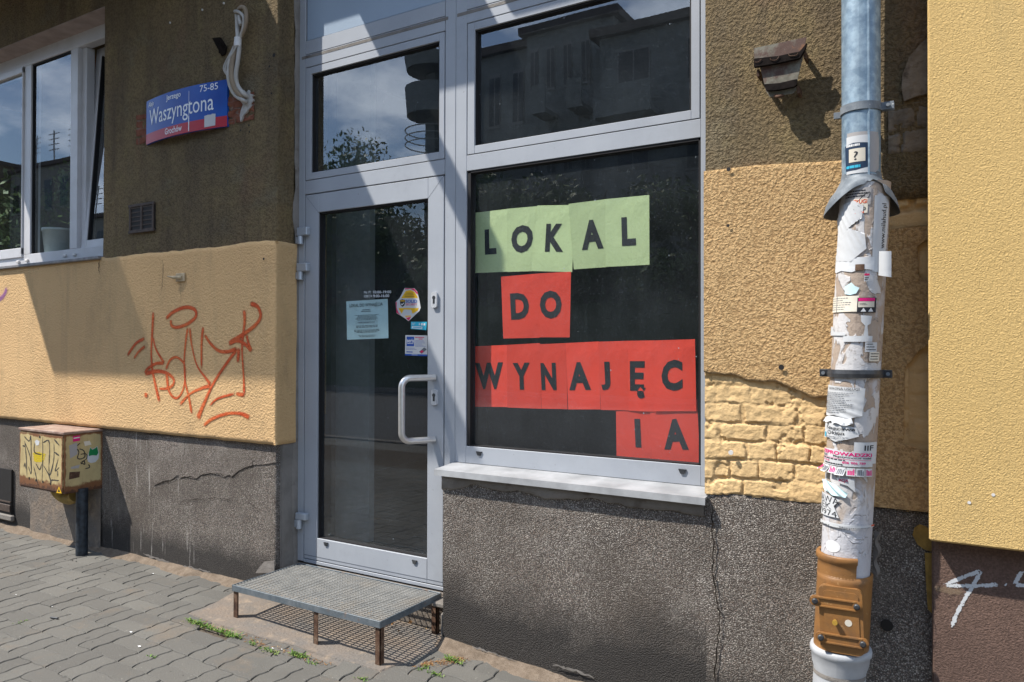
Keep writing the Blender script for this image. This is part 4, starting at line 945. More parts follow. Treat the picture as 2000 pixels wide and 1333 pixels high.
# -------- dwelling window at the left
xa, xb1, xb2, xc1, xc2, xd = (P(u, 300, 0)[0] for u in (43, 47, 60, 137, 151, 160))
WT, WB = P(100, 111.5, 0)[2], P(100, 491.5, 0)[2]; FT = zs; FB = WB - .135
mb = MB(); y0, y1 = .0, .07
mb.box(-8.2, -4.93, y0, y1, WT, FT, .003); mb.box(-8.2, -4.93, y0, y1, FB, WB, .003); mb.box(xb1, xb2, y0, y1, WB, WT, .003); mb.box(xc1, xc2, y0, y1, WB, WT, .003); mb.box(-4.99, -4.92, y0, y1, WB, WT, .003)
mb.box(xc2, xd, y0 + .03, y1 + .02, WB, WT, .003); mb.box(xb2, xb2 + .006, y0 + .02, y1, WB, WT)
AW = obj("apartment_window", mb, "white_pvc", B)
mb = MB(); mb.box(xb2 + .008, xc1 - .004, .020, .044, WB, WT); obj("pane", mb, "home_glass", AW)
mb = MB(); mb.box(xb2 + .002, xb2 + .012, .010, .05, WB, WT); mb.box(xc1 - .008, xc1, .010, .05, WB, WT); mb.box(xb2, xc1, .010, .05, WT - .012, WT); obj("gasket", mb, "rubber_gap", AW)
ls = MB(); t = .075
ls.box(-8.1, xb1 - .002, -.012, .05, WT - .05, WT - .003, .004); ls.box(-8.1, xb1 - .002, -.012, .05, WB - .02, WB + .055, .004); ls.box(xb1 - .016, xb1 - .002, -.012, .05, WB, WT, .004)
LS = obj("sash", ls, "white_pvc", AW); mb = MB(); mb.box(-8.1, xb1 - .016, .01, .034, WB + .05, WT - .05); obj("pane", mb, "home_glass", LS)
# tilted sash: hinged along its bottom edge, leaning into the room
sx0 = P(158, 490, .02)[0]; ytop = PX(189, 97, sx0)[1]; zt_ = PX(189, 97, sx0)[2]; zb_ = WB - .005; ang = math.atan2(max(.06, min(.35, ytop - .02)), zt_ - zb_); LH = (zt_ - zb_) / math.cos(ang)
def tilt(mb_):
    mb_.v = [(x, .02 + y * math.cos(ang) + (z) * math.sin(ang), zb_ + z * math.cos(ang) - y * math.sin(ang)) for x, y, z in mb_.v]; return mb_
mb = MB(); t = .062; sx1 = -4.99
mb.box(sx0, sx0 + t, 0, .06, 0, LH, .004); mb.box(sx1 - t, sx1, 0, .06, 0, LH, .004); mb.box(sx0 + t, sx1 - t, 0, .06, 0, t, .004); mb.box(sx0 + t, sx1 - t, 0, .06, LH - t, LH, .004); TS = obj("sash", tilt(mb), "white_pvc", AW)
mb = MB(); mb.box(sx0 + t - .004, sx1 - t, .022, .044, t, LH - t); obj("pane", tilt(mb), "home_glass", TS)
mb = MB(); mb.box(sx0 + t - .002, sx0 + t + .012, .008, .05, t, LH - t); obj("gasket", tilt(mb), "rubber_gap", TS)
zs0 = P(100, 513, YY - .012)[2]
mb = MB(); mb.box(-8.6, -4.905, YY - .022, .0, zs0 - .012, zs0 + .010, .004); obj("sill", mb, "dark_sill", AW)
for u, v in ((37, 512), (54, 509), (128, 500), (147, 498)):
    p = P(u, v, -.0); mb = MB(); mb.box(p[0] - .020, p[0] + .020, -.014, .0, p[2] - .010, p[2] + .010, .004); obj("drain_cap", mb, "tape_white", AW)
mb = MB(); mb.box(-9.0, -4.2, 2.2, 2.3, .8, 4.4); mb.box(-9.0, -8.9, .3, 2.3, .8, 4.4); mb.box(-4.3, -4.2, .3, 2.3, .8, 4.4); mb.box(-9, -4.2, .3, 2.3, .7, .8); obj("room_wall", mb, "room_dark", B)
mb = MB(); mb.box(-9.0, -4.2, .07, 2.3, 4.0, 4.1); mb.box(-5.6, -4.3, .9, .95, 3.0, 4.0); obj("room_ceiling", mb, "room_orange", B)

# ------------------------------------------------------------------ neighbouring insulated building on the right
YN, YNP = -0.245, -0.168
NBX = P(1813, 600, YN)[0]
N = thing("neighbouring_building", (1.2, YN, 0), "yellow rendered building at the right with brown plinth and chalk marks", "building")
zn = P(1815, 1057, YN)[2]
mb = MB(); mb.box(NBX, 3.2, YN, .2, zn, 9.0, .006); obj("insulated_wall", mb, "insulated_render", N)
mb = MB(); mb.box(P(1820, 1200, YNP)[0], 3.2, YNP, .2, -.2, zn + .01, .006); obj("plinth", mb, "brown_plinth", N)
mb = MB(); mb.box(3.1, 3.2, .2, 5, -.2, 9); mb.box(.6, 3.2, 4.9, 5, -.2, 9); mb.box(NBX, 3.2, .2, 5, 8.9, 9); obj("rear_wall", mb, "insulated_render", N)
CC = lambda x, y: P(1780 + x / 4.26, 1020 + y / 4.26, YNP - .0015)
mb = MB()
for pts in ([(585, 405), (430, 460), (275, 525)], [(275, 525), (500, 532), (725, 520)], [(580, 410), (500, 550), (400, 720), (330, 880)], [(780, 515), (795, 525)], [(920, 405), (890, 460), (860, 520)], [(860, 522), (960, 530)]):
    stroke_into(mb, [CC(*q) + np.array([0, -.0001 * RNG.random(), 0]) for q in pts], 0.016, jag=.2)
obj("chalk_mark", mb, "chalk", N)
mb = MB(); stroke_into(mb, [CC(180, 545), CC(300, 570), CC(440, 590)], .035, jag=.3); obj("worn_patch", mb, "worn_paint", N)
for u, v in ((1893, 982), (1940, 967)): dot("wall_plug", P(u, v, YN - .0005), .005, "tape_white", N, .001)

# ------------------------------------------------------------------ street name sign
q = pxquad([(285, 197), (443, 157), (443, 248), (287, 281)], YO - 0.016); F0 = plane_F(q)
TLc, TRc, BRc, BLc = [np.array(c) for c in q]; zt0, zb0 = (TLc[2] + TRc[2]) / 2, (BLc[2] + BRc[2]) / 2; sxa, sxb = TLc[0], TRc[0]
def FS(a, b, e=0.0):            # gently bowed plate
    y = YO - 0.012 - 0.040 * (1 - (2 * a - 1) ** 2) - e; return np.array([sxa + (sxb - sxa) * a, y, zb0 + (zt0 - zb0) * b])
SG = thing("street_sign", ((sxa + sxb) / 2, YO, zb0), "bowed blue street name sign with red strip fixed on the olive wall", "street sign")
def bowed(b0, b1, e, th, a0=0.0, a1=1.0, n=24):
    mb = MB(); A = np.linspace(a0, a1, n)
    mb.grid([[FS(a, b0, e), FS(a, b1, e)] for a in A], True); mb.grid([[FS(a, b1, e), FS(a, b1, e - th)] for a in A], False); mb.grid([[FS(a, b0, e - th), FS(a, b0, e)] for a in A], False)
    for a, fl in ((a0, False), (a1, True)): mb.grid([[FS(a, b0, e - th), FS(a, b1, e - th)], [FS(a, b0, e), FS(a, b1, e)]], False, fl)
    mb.grid([[FS(a, b1, e - th), FS(a, b0, e - th)] for a in A], True); return mb
obj("sign_plate", bowed(0, 1, 0.0, .014), "sign_blue", SG); obj("red_strip", bowed(0.0, .228, .0008, .0006), "sign_red", SG)
for txt, a0, a1, b0, b1, bo in (("Aleja", .045, .135, .80, .945, .012), ("Jerzego", .33, .52, .79, .945, .012), ("75-85", .735, .915, .82, .965, 0), ("Waszyngtona", .065, .875, .275, .755, .0), ("Grochów", .315, .535, .065, .205, .012)):
    mb = MB(); text_into(mb, txt, FS, a0, a1, b0, b1, bo, .0016); obj("lettering", mb, "sign_white", SG)
mb = MB(); rect_into(mb, FS, .612, .622, .02, .35, .0020); rect_into(mb, FS, .616, .620, .35, .90, .0020); obj("scratch", mb, "sign_white", SG)
mb = MB(); mb.add([FS(a, b, .0022) for a, b in ((.785, .04), (.893, .05), (.895, .30), (.86, .31), (.855, .295), (.82, .30), (.785, .285))], [tuple(range(7))]); obj("blank_sticker", mb, "white_paper", SG)

# ------------------------------------------------------------------ cables by the corner
CB = lambda x, y, Y: P(400 + x / 5.127, y / 5.127, Y)
K = thing("cable_bundle", CB(430, 1000, YO), "taped bundle of beige and white conduits hanging from hole beside the street sign", "cables")
YC = YO - 0.035
def cab(name, pts, r, mat, ribs=False, yy=YC):
    p = [CB(x, y, yy + dy) for x, y, dy in pts]; p = spline(p, 14 if ribs else 7); rr = r
    if ribs: p = spline(p, 3); rr = [r * (1.0 if k % 4 < 2 else 0.86) for k in range(len(p))]
    mb = MB(); mb.tube(p, rr, 10); obj(name, mb, mat, K)
cab("ribbed_conduit", [(345, 400, 0), (390, 310, -.01), (415, 210, -.02), (412, 120, -.02), (390, 78, -.02), (355, 82, -.015), (335, 110, 0)], .012, "ribbed_conduit", True)
cab("ribbed_conduit", [(325, 400, -.012), (300, 520, -.02), (275, 640, -.028), (270, 760, -.03), (300, 880, -.02), (370, 965, 0), (440, 1000, .05)], .0165, "ribbed_conduit", True)
cab("conduit", [(322, 150, 0), (326, 260, 0), (333, 400, -.01), (345, 480, -.015), (330, 620, -.02), (312, 750, -.02), (330, 860, -.01), (400, 950, 0), (450, 985, .05)], .0125, "cable_white")
cab("conduit", [(300, 470, -.02), (265, 560, -.03), (238, 700, -.035), (245, 830, -.03), (300, 950, -.01), (400, 1015, .0), (430, 1010, .05)], .0115, "cable_white")
cab("cable", [(300, 116, -.02), (340, 122, -.025), (385, 170, -.025), (390, 260, -.02), (360, 360, -.01), (340, 410, -.01)], .009, "cable_white")
cab("cable", [(345, 160, -.02), (350, 210, -.02), (362, 250, -.02)], .011, "cable_white")
cab("cable", [(320, 440, -.02), (262, 530, -.03), (212, 620, -.03), (190, 690, -.03), (215, 745, -.02), (250, 780, -.02)], .0055, "cable_white")
cab("cable", [(325, 450, -.03), (275, 540, -.04), (220, 640, -.04), (205, 710, -.04), (235, 770, -.03)], .005, "cable_white")
cab("cable_tape", [(333, 385, -.012), (330, 430, -.015), (328, 476, -.02)], .021, "tape_white")
# rusty tab
R5 = lambda x, y, Y: P(400 + x / 5.127, y / 5.127, Y)
mb = MB(); mb.prism([R5(72, 382, YO - .05), R5(150, 374, YO - .05), R5(212, 470, YO - .02), R5(200, 540, YO - .012), R5(165, 560, YO - .012)][::-1], (0, .010, 0)); mb.box(*(R5(180, 500, YO)[0] - .012, R5(180, 500, YO)[0] + .012), YO - .02, YO + .01, R5(180, 540, YO)[2], R5(180, 470, YO)[2])
obj("rusty_tab", mb, "dark_iron_with_shade", None, "bent rusty iron tab sticking out of the olive wall above the street sign", "bracket")

# ------------------------------------------------------------------ rusty lamp bracket, right of the shop window
C3 = lambda x, y, Y: P(1440 + x / 7.405, 50 + y / 7.405, Y)
LB = thing("lamp_bracket", C3(620, 600, YRO), "rusty tapered sheet-metal bracket with two straps given a shade-dark colour on the olive wall left of the drainpipe", "bracket")
Yb = YRO - .060
mb = MB(); mb.prism([C3(238, 330, Yb), C3(1000, 168, Yb), C3(985, 250, Yb), C3(945, 470, Yb), C3(880, 740, Yb), C3(845, 950, Yb), C3(800, 985, Yb), C3(470, 1035, Yb), C3(415, 960, Yb), C3(380, 800, Yb), C3(320, 580, Yb), C3(245, 470, Yb)][::-1], (0, .004, 0)); obj("back_plate", mb, "rusty_zinc_sheet", LB)
for pts, th in (([(240, 480), (600, 440), (905, 375), (1000, 255), (985, 330), (900, 470), (600, 540), (240, 600)], .016), ([(385, 850), (600, 835), (860, 775), (860, 855), (820, 885), (600, 930), (420, 945)], .014)):
    mb = MB(); mb.prism([C3(x, y, Yb - .018) for x, y in pts][::-1], (0, th, 0)); obj("strap", mb, "dark_iron_with_shade", LB)  # near-black colour paints in the shade on the strap faces
for (x, y) in ((975, 290), (880, 800), (300, 560)):
    p = C3(x, y, Yb); mb = MB(); mb.box(p[0] - .004, p[0] + .004, YRO - .001, Yb, p[2] - .045, p[2] - .02); obj("wall_stay", mb, "rusty_steel", LB)
for pts in ([(475, 470), (490, 500), (560, 500), (605, 450)], [(740, 410), (760, 440), (850, 430), (880, 395)], [(250, 530), (300, 530), (350, 490)]):
    mb = MB(); mb.tube(spline([C3(x, y, Yb - .021) for x, y in pts], 5), .0012, 6); obj("wire", mb, "rusty_steel", LB)
mb = MB(); mb.tube(spline([C3(540, 1020, Yb), C3(600, 1030, Yb - .01), C3(660, 1010, Yb)], 4), .006, 8); obj("wire", mb, "rusty_steel", LB)

# ------------------------------------------------------------------ small hook on the yellow wall
p = P(354, 542, YY)
mb = MB(); mb.box(p[0] - .04, p[0] + .045, YY - .012, YY - .003, p[2] - .027, p[2] + .024, .003); HK = obj("wall_hook", mb, "beige_paint", None, "small painted metal hook plate on the yellow wall above the graffiti", "hook")
mb = MB(); mb.tube([(p[0] + .02, YY - .010, p[2] - .004), (p[0] - .03, YY - .030, p[2] - .002), (p[0] - .075, YY - .04, p[2] + .006)], [.012, .010, .004], 10); obj("hook_pin", mb, "beige_paint", HK)

# ------------------------------------------------------------------ utility box on its post
xr = P(200, 900, YPL)[0]; yf = PX(125.8, 910, xr)[1]; xl = P(39.5, 900, yf)[0]; zt_ = P(125.8, 850, yf)[2]; zb_ = P(125.8, 966, yf)[2]
UB = thing("utility_box", ((xl + xr) / 2, YPL, gz(xl, yf)), "rusty yellow metal utility box with scrawls and stickers on a black post", "utility box")
mb = MB()
def face(p00, ux, uz, n=26):
    rows = []; ed = []
    for i in range(n + 1):
        row = []
        for j in range(n + 1):
            a, b_ = i / n, j / n; row.append(p00 + ux * a + uz * b_)
            e = min(a, 1 - a) * np.linalg.norm(ux); eb = b_ * np.linalg.norm(uz); et = (1 - b_) * np.linalg.norm(uz)
            ed.append(max(0.8 * max(0, 1 - e / .022), 1.25 * max(0, 1 - eb / .09) ** 1.1, .8 * max(0, 1 - et / .028)))
        rows.append(row)
    return rows, ed
V3 = lambda *a: np.array(a, float)
hgt = zt_ - zb_; BT = zb_
r1, e1 = face(V3(xl, yf, BT), V3(xr - xl, 0, 0), V3(0, 0, hgt)); mb.grid(r1, False, True, rust=e1)
r1, e1 = face(V3(xr, yf, BT), V3(0, YPL - yf, 0), V3(0, 0, hgt)); mb.grid(r1, False, True, rust=e1)
r1, e1 = face(V3(xl, YPL, BT), V3(0, yf - YPL, 0), V3(0, 0, hgt)); mb.grid(r1, False, True, rust=e1)
mb.add([(xl, yf, BT), (xr, yf, BT), (xr, YPL, BT), (xl, YPL, BT)], [(0, 3, 2, 1)], rust=.5); obj("box_body", mb, "yellow_painted_steel", UB)
mb = MB(); mb.box(xl - .008, xr + .008, yf - .010, YPL, zt_ + .001, zt_ + .018, .003); obj("box_lid", mb, "rusty_lid", UB)
r1, e1 = face(V3(xl + .006, yf - .007, BT + .012), V3(xr - xl - .018, 0, 0), V3(0, 0, hgt - .024)); mb = MB(); mb.box(xl + .006, xr - .012, yf - .0068, yf - .0005, zb_ + .012, zt_ - .012, .002, rust=.5); mb.grid(r1, False, True, rust=e1); DRB = obj("box_door", mb, "yellow_painted_steel", UB)
FF = lambda a, b, e=0.0: V3(xl + (xr - xl) * a, yf - .0075 - e, zb_ + hgt * b); FR_ = lambda a, b, e=0.0: V3(xr + .0006 + e, yf + (YPL - yf) * a, zb_ + hgt * b)
mb = MB()
U4 = lambda x, y: FF((x - 85) / 385, 1 - (y - 200 - (x - 85) * .085) / 475, .0003)
for pts in ([(130, 250), (175, 290), (190, 250), (195, 400), (200, 560)], [(135, 290), (150, 420), (160, 600)], [(130, 285), (185, 420), (195, 560), (170, 500)], [(215, 490), (240, 580), (260, 660)], [(225, 300), (225, 380), (290, 400)], [(295, 250), (297, 430), (292, 620)], [(295, 300), (350, 290), (355, 480)], [(350, 380), (355, 560), (390, 440), (392, 290)], [(390, 265), (440, 320)], [(392, 370), (440, 400)], [(430, 420), (405, 520), (440, 490)], [(425, 520), (425, 570)], [(300, 480), (350, 560), (370, 620), (375, 600), (440, 600)], [(115, 330), (140, 335)], [(130, 510), (140, 480), (150, 530)], [(235, 470), (270, 520), (290, 470)]):
    stroke_into(mb, [U4(*q) + V3(0, -.0002 * RNG.random(), 0) for q in pts], [.010, .016, .009], jag=.35)
obj("scrawl", mb, "marker_black", DRB)
mb = MB()
for k in range(5): stroke_into(mb, [U4(207 + 3 * k, 395 + 14 * k) + V3(0, -.0001 * k, 0), U4(250, 388 + 16 * k), U4(330 - 5 * k, 398 + 13 * k)], [.016, .024, .014], jag=.4)
obj("yellow_tag", mb, "yellow_spray", DRB)
for x, y in ((180, 600), (240, 612), (300, 620), (366, 630), (270, 253)): dot("door_hole", U4(x, y) + V3(0, -.0004, 0), .009, "dark_hole", DRB)
mb = MB(); mb.add([U4(x, y) for x, y in ((225, 290), (245, 275), (268, 290), (262, 320), (240, 325))], [tuple(range(5))[::-1]]); obj("sticker", mb, "white_paper", DRB)
mb = MB(); mb.add([U4(x, y) + V3(0, -.0003, 0) for x, y in ((437, 645), (460, 700), (415, 700))], [(2, 1, 0)]); wsx = obj("warning_sticker", mb, "yellow_ink", DRB); mb = MB(); mb.add([U4(x, y) + V3(0, -.0007, 0) for x, y in ((437, 662), (447, 690), (427, 690))], [(2, 1, 0)]); obj("warning_mark", mb, "black_ink", wsx)
S4 = lambda x, y, e=.0004: FR_((x - 485) / 315, 1 - (y - 225 + (x - 485) * .06) / 510, e)
def side(name, poly, mat, e=.0004):
    mb = MB(); mb.add([S4(x, y, e) for x, y in poly], [tuple(range(len(poly)))]); return obj(name, mb, mat, UB)
side("sticker", [(550, 240), (608, 232), (610, 280), (552, 288)], "magenta_ink"); side("sticker", [(556, 252), (606, 246), (606, 256), (556, 262)], "white_ink", .0008)
side("torn_sticker", [(520, 318), (585, 295), (590, 395), (530, 432)], "grey_paper"); side("torn_sticker", [(640, 290), (690, 285), (705, 320), (650, 330)], "cream_paper"); side("torn_sticker", [(535, 505), (610, 490), (600, 520), (540, 522)], "grey_paper")
side("sticker", [(526, 548), (612, 550), (606, 600), (520, 612)], "rusty_steel")
gp = side("animal_sticker", [(668, 430), (680, 395), (695, 340), (710, 360), (735, 350), (755, 336), (770, 400), (764, 450), (740, 478), (700, 483), (676, 468)], "white_paper")
mb = MB(); mb.add([S4(x, y, .0009) for x, y in ((682, 420), (684, 385), (696, 345), (711, 366), (734, 356), (752, 342), (764, 395), (750, 420), (715, 415))], [tuple(range(9))]); obj("green_print", mb, "green_ink", gp)
mb = MB()
for pts in ([(585, 350), (600, 380), (590, 430), (620, 440), (650, 420), (640, 370), (600, 350)], [(610, 400), (660, 400), (665, 440), (620, 470)], [(610, 470), (650, 490), (640, 460), (615, 490)], [(585, 325), (610, 300)], [(650, 530), (690, 520), (680, 490)]): stroke_into(mb, [S4(x, y, .0008) for x, y in pts], .010, nrm=(1, 0, 0), jag=.2)
obj("scrawl", mb, "marker_black", UB)
pb = P(149, 1000, yf + .09); xpost = pb[0]; ypost = PX(149, 1088, xpost)[1]
for _ in range(8):
    g_ = PG(149, 1087); xpost, ypost = g_[0], g_[1] + .035
mb = MB(); mb.tube([(xpost, ypost, gz(xpost, ypost) - .03), (xpost, ypost, zb_ + .02)], .036, 24); obj("post", mb, "post_black", UB)
ex, ey = P(108, 960, yf + .1)[0], yf + .12
mb = MB(); mb.tube(spline([(ex - .02, ey, zb_ + .02), (ex - .02, ey, zb_ - .02), (ex + .02, ey + .02, zb_ - .065), (ex + .09, ey + .03, zb_ - .075), (ex + .15, ey + .03, zb_ - .05)], 6), .040, 18); obj("pipe_elbow", mb, "elbow_yellow", UB)

# ------------------------------------------------------------------ metal step at the door
stz = Z(-1.212); sx0, sx1, sy0, sy1 = -3.165, -2.190, -.480, -.035
ST = thing("metal_step", ((sx0 + sx1) / 2, (sy0 + sy1) / 2, gz(-2.7, -.3)), "galvanised grating step on rusty legs in front of the grey shop door", "step")
mb = MB(); y = sy0 + .012
while y < sy1 - .005:
    mb.box(sx0 + .004, sx1 - .004, y, y + .0056, stz - .0055, stz - .001); y += .0188
x = sx0 + .02
while x < sx1 - .005:
    mb.box(x, x + .0045, sy0 + .004, sy1 - .004, stz - .008, stz - .003); x += .0355
obj("grating", mb, "galvanised_steel", ST)
mb = MB(); t = .005
mb.box(sx0, sx1, sy0 - t, sy0, stz - .030, stz + .001, .001); mb.box(sx0, sx1, sy1, sy1 + t, stz - .030, stz + .001, .001); mb.box(sx0 - t, sx0, sy0 - t, sy1 + t, stz - .030, stz + .001, .001); mb.box(sx1, sx1 + t, sy0 - t, sy1 + t, stz - .030, stz + .001, .001)
obj("step_frame", mb, "weathered_steel_edge", ST)
for lx, ly, sg in ((sx0 + .001, sy0 + .002, 1), (-2.600, sy0 + .002, 1), (sx1 - .001, sy0 + .002, -1), (sx0 + .001, sy1 - .03, 1), (sx1 - .001, sy1 - .03, -1)):
    mb = MB(); g_ = gz(lx, ly) - .01; mb.box(lx, lx + sg * .028, ly, ly + .0035, g_, stz - .030); mb.box(lx, lx + sg * .0035, ly, ly + .028, g_, stz - .030); obj("leg", mb, "rusty_steel", ST)

# ------------------------------------------------------------------ drainpipe
YA = -0.262
A_ = P(1685.5, 450, YA); B_ = P(1653.5, 1050, YA)
def axis(z):
    t = (A_[2] - z) / (A_[2] - B_[2]); return A_[0] + (B_[0] - A_[0]) * t
RP = 0.0775
DP = thing("drainpipe", (axis(0), YA, gz(axis(0), YA)), "zinc and pale plastic drainpipe pasted over with torn flyers", "drainpipe")
def cyl(mb, prof, xa=axis, n=48, ph0=0, ph1=2 * math.pi, cut=None, y=YA, smooth=True, **at):   # prof: (radius, z) from the top down
    N_ = n if ph1 - ph0 >= 6.28 else max(4, int(n * (ph1 - ph0) / 6.28)); rows = []; A = {k: [] for k in at}
    for r_, z in prof:
        row = []
        for k in range(N_ + 1):
            ph = ph0 + (ph1 - ph0) * k / N_; zz = cut(ph, z) if cut else z; row.append((xa(zz) + r_ * math.sin(ph), y - r_ * math.cos(ph), zz))
        rows.append(row)
        for k_, fn in at.items(): A[k_] += [fn(p) for p in row]
    mb.grid(rows, smooth, False, **A); return mb
def pipe_hit(u, v, R=RP, xa=axis, yc=YA):
    r = ray(u, v); z = H
    for _ in range(6):
        c = xa(z); a = r[0] ** 2 + r[1] ** 2; ox, oy = -c, -D - yc; b_ = ox * r[0] + oy * r[1]; cc = ox * ox + oy * oy - R * R; dsc = max(0.0, b_ * b_ - a * cc); t = (-b_ - math.sqrt(dsc)) / a; z = H + r[2] * t
    x, y = r[0] * t, r[1] * t - D; return math.atan2(x - xa(z), -(y - yc)), z
XZ = P(1681.5, 150, YA)[0]; axz = lambda z: XZ
ztop = 4.6; zcol = P(1684, 352, YA - .06)[2]; zclz = P(1684, 207, YA - .05)[2]; zbl = P(1670, 731, YA - .08)[2]; zf0 = P(1640, 1092, YA - .085)[2]; zf1 = P(1650, 1278, YA - .085)[2]
mb = MB(); cyl(mb, [(.0600, ztop), (.0600, zcol - .03)], axz, 48); ZP = obj("zinc_pipe", mb, "zinc", DP)
mb = MB(); a0 = math.radians(28); mb.box(XZ + .0595 * math.sin(a0) - .004, XZ + .0595 * math.sin(a0) + .004, YA - .0635 * math.cos(a0), YA - .05 * math.cos(a0), zcol - .02, ztop, .001); obj("pipe_seam", mb, "zinc", ZP)
mb = MB(); cyl(mb, [(.0605, zclz + .013), (.0645, zclz + .013), (.0645, zclz - .013), (.0605, zclz - .013)], axz, 48, smooth=False); mb.box(XZ + .058, XZ + .100, YA - .012, YA - .006, zclz - .013, zclz + .013, .001); mb.box(XZ + .058, XZ + .100, YA + .004, YA + .010, zclz - .013, zclz + .013, .001)
mb.tube([(XZ + .083, YA - .022, zclz), (XZ + .083, YA + .02, zclz)], .006, 8); mb.box(XZ - .01, XZ + .01, YA + .06, YRO, zclz - .01, zclz + .01); mb.box(XZ - .085, XZ - .058, YA - .004, YA + .002, zclz - .018, zclz + .004, .001)
obj("pipe_clamp", mb, "zinc_dull", DP)
# rain collar: a flared, tilted and dented skirt
mb = MB(); prof = [(.061, .03), (.063, .012), (.078, -.016), (.094, -.036), (.106, -.060), (.112, -.088)]
def collar(ph, z): return z
rows = []
for k, (r_, dz) in enumerate(prof):
    row = []
    for j in range(61):
        ph = -math.pi + 2 * math.pi * j / 60; t = k / (len(prof) - 1); front = max(0, math.cos(ph - .25)) ** 1.5
        z = zcol + dz + t * .086 * front - t * .016; rr = r_ + .006 * t - .034 * front * t
        if k == len(prof) - 1 and 0.28 < ph < 0.85: z += .010 + .010 * (ph > .45)
        row.append((XZ + rr * math.sin(ph), YA - rr * math.cos(ph), z))
    rows.append(row)
mb.grid(rows, True); mb.grid([[np.array(q) + V3(0, .0015, -.0015) for q in r_] for r_ in rows], True, True); obj("rain_collar", mb, "zinc_dull", DP)
mb = MB(); zz = np.linspace(zcol - .005, zf0 - .10, 60); glue = lambda p: float(np.interp(p[2], [zf0 - .1, P(1650, 1000, YA)[2], P(1650, 930, YA)[2], P(1650, 870, YA)[2], P(1690, 420, YA)[2]], [.0, .05, .5, 1.0, 1.0]))
cyl(mb, [(RP, z) for z in zz[::-1]][::-1], axis, 56, glue=glue); obj("plastic_pipe", mb, "pasted_pvc", DP)
# black plastic clamp
mb = MB(); cyl(mb, [(RP, zbl + .013), (RP + .009, zbl + .013), (RP + .011, zbl), (RP + .009, zbl - .013), (RP, zbl - .013)], axis, 48, smooth=False)
for s_ in (-1, 1): mb.box(axis(zbl) + s_ * (RP + .002), axis(zbl) + s_ * (RP + .034), YA - .012, YA + .012, zbl - .013, zbl + .013, .002); 
obj("pipe_clamp", mb, "black_plastic", DP)
mb = MB()
for s_ in (-1, 1): mb.disc((axis(zbl) + s_ * (RP + .022), YA - .0121, zbl), .006, h=.004)
mb.box(axis(zbl) - .01, axis(zbl) + .01, YA + .07, YRO, zbl - .01, zbl + .01); obj("clamp_bolt", mb, "zinc_dull", DP)
# orange-brown access fitting
RF_ = 0.0865; phc, phe = 0.52, 2.6; zlow = P(1695, 1132, YA - .05)[2]
cutf = lambda ph, z: z
mb = MB(); ph_a = -2.9
cyl(mb, [(RF_ - .006, zf0 + .004), (RF_ + .004, zf0 + .006), (RF_ + .007, zf0), (RF_ + .007, zf0 - .014), (RF_ + .001, zf0 - .020), (RF_, zf0 - .035), (RF_ + .001, zlow - .002)], axis, 56, ph_a, phc)
cyl(mb, [(RF_ - .006, zlow + .002), (RF_ + .001, zlow + .001), (RF_, zlow - .02), (RF_, zf1 - .015)], axis, 56, ph_a, phc + 2 * math.pi * 0 + 3.3)
cyl(mb, [(RF_ + .0008, zf0 - .048), (RF_ + .0008, zf0 - .052)], axis, 56, ph_a, phc)
AF = obj("access_fitting", mb, "orange_brown_pvc", DP)
def FP(u0, v0, u1, v1, R):      # curved sheet on the pipe between two photo corners
    h0 = pipe_hit(u0, v0, R); h1 = pipe_hit(u1, v1, R)
    def F(a, b, e=0.0):
        ph = h0[0] + (h1[0] - h0[0]) * a; z = h1[1] + (h0[1] - h1[1]) * b; return V3(axis(z) + (R + e) * math.sin(ph), YA - (R + e) * math.cos(ph), z)
    return F
def plate(name, F, outline, th, mat, parent, R0=0.0):      # raised plate with an outline in (a, b)
    mb = MB(); n = len(outline); c = np.mean(outline, 0); rows = []
    for s_, e in ((1.0, R0), (1.0, R0 + th * .7), (.97, R0 + th), (.6, R0 + th), (.25, R0 + th), (0.0, R0 + th)):
        rows.append([F(*(c + (np.array(q) - c) * s_), e) for q in list(outline) + [outline[0]]])
    mb.grid(rows, False, False); return obj(name, mb, mat, parent)
def rrect(a0, a1, b0, b1, ra, rb, n=6):
    o = []
    for ca, cb, t0 in ((a1 - ra, b1 - rb, 0), (a0 + ra, b1 - rb, 90), (a0 + ra, b0 + rb, 180), (a1 - ra, b0 + rb, 270)):
        for k in range(n + 1):
            t = math.radians(t0 + 90 * k / n); o.append((ca + ra * math.cos(t), cb + rb * math.sin(t)))
    return o[::-1]
hc = pipe_hit(1643, 1211, RF_); nph = hc[0]; zc_ = hc[1]; nn = V3(math.sin(nph), -math.cos(nph), 0); uu = V3(math.cos(nph), math.sin(nph), 0); oc = V3(axis(zc_), YA, zc_) + nn * (RF_ - .012)
FC = lambda a, b, e=0.0: oc + uu * a + V3(-.035 * b, 0, b) + nn * e        # a, b in metres on the lid's own plane
def slab(outline, e0, e1, mat, parent, name):
    mb = MB(); mb.prism([FC(a, b, e0) for a, b in outline], nn * (e1 - e0)); return obj(name, mb, mat, parent)
hw, hh = .066, .108
slab(rrect(-hw, hw, -hh, hh, .022, .020, 8)[::-1], -.004, .020, "orange_brown_pvc", AF, "access_cover"); slab(rrect(-hw + .014, hw - .012, -hh + .014, hh - .014, .014, .014, 8)[::-1], .020, .0225, "orange_brown_pvc", AF, "cover_panel")
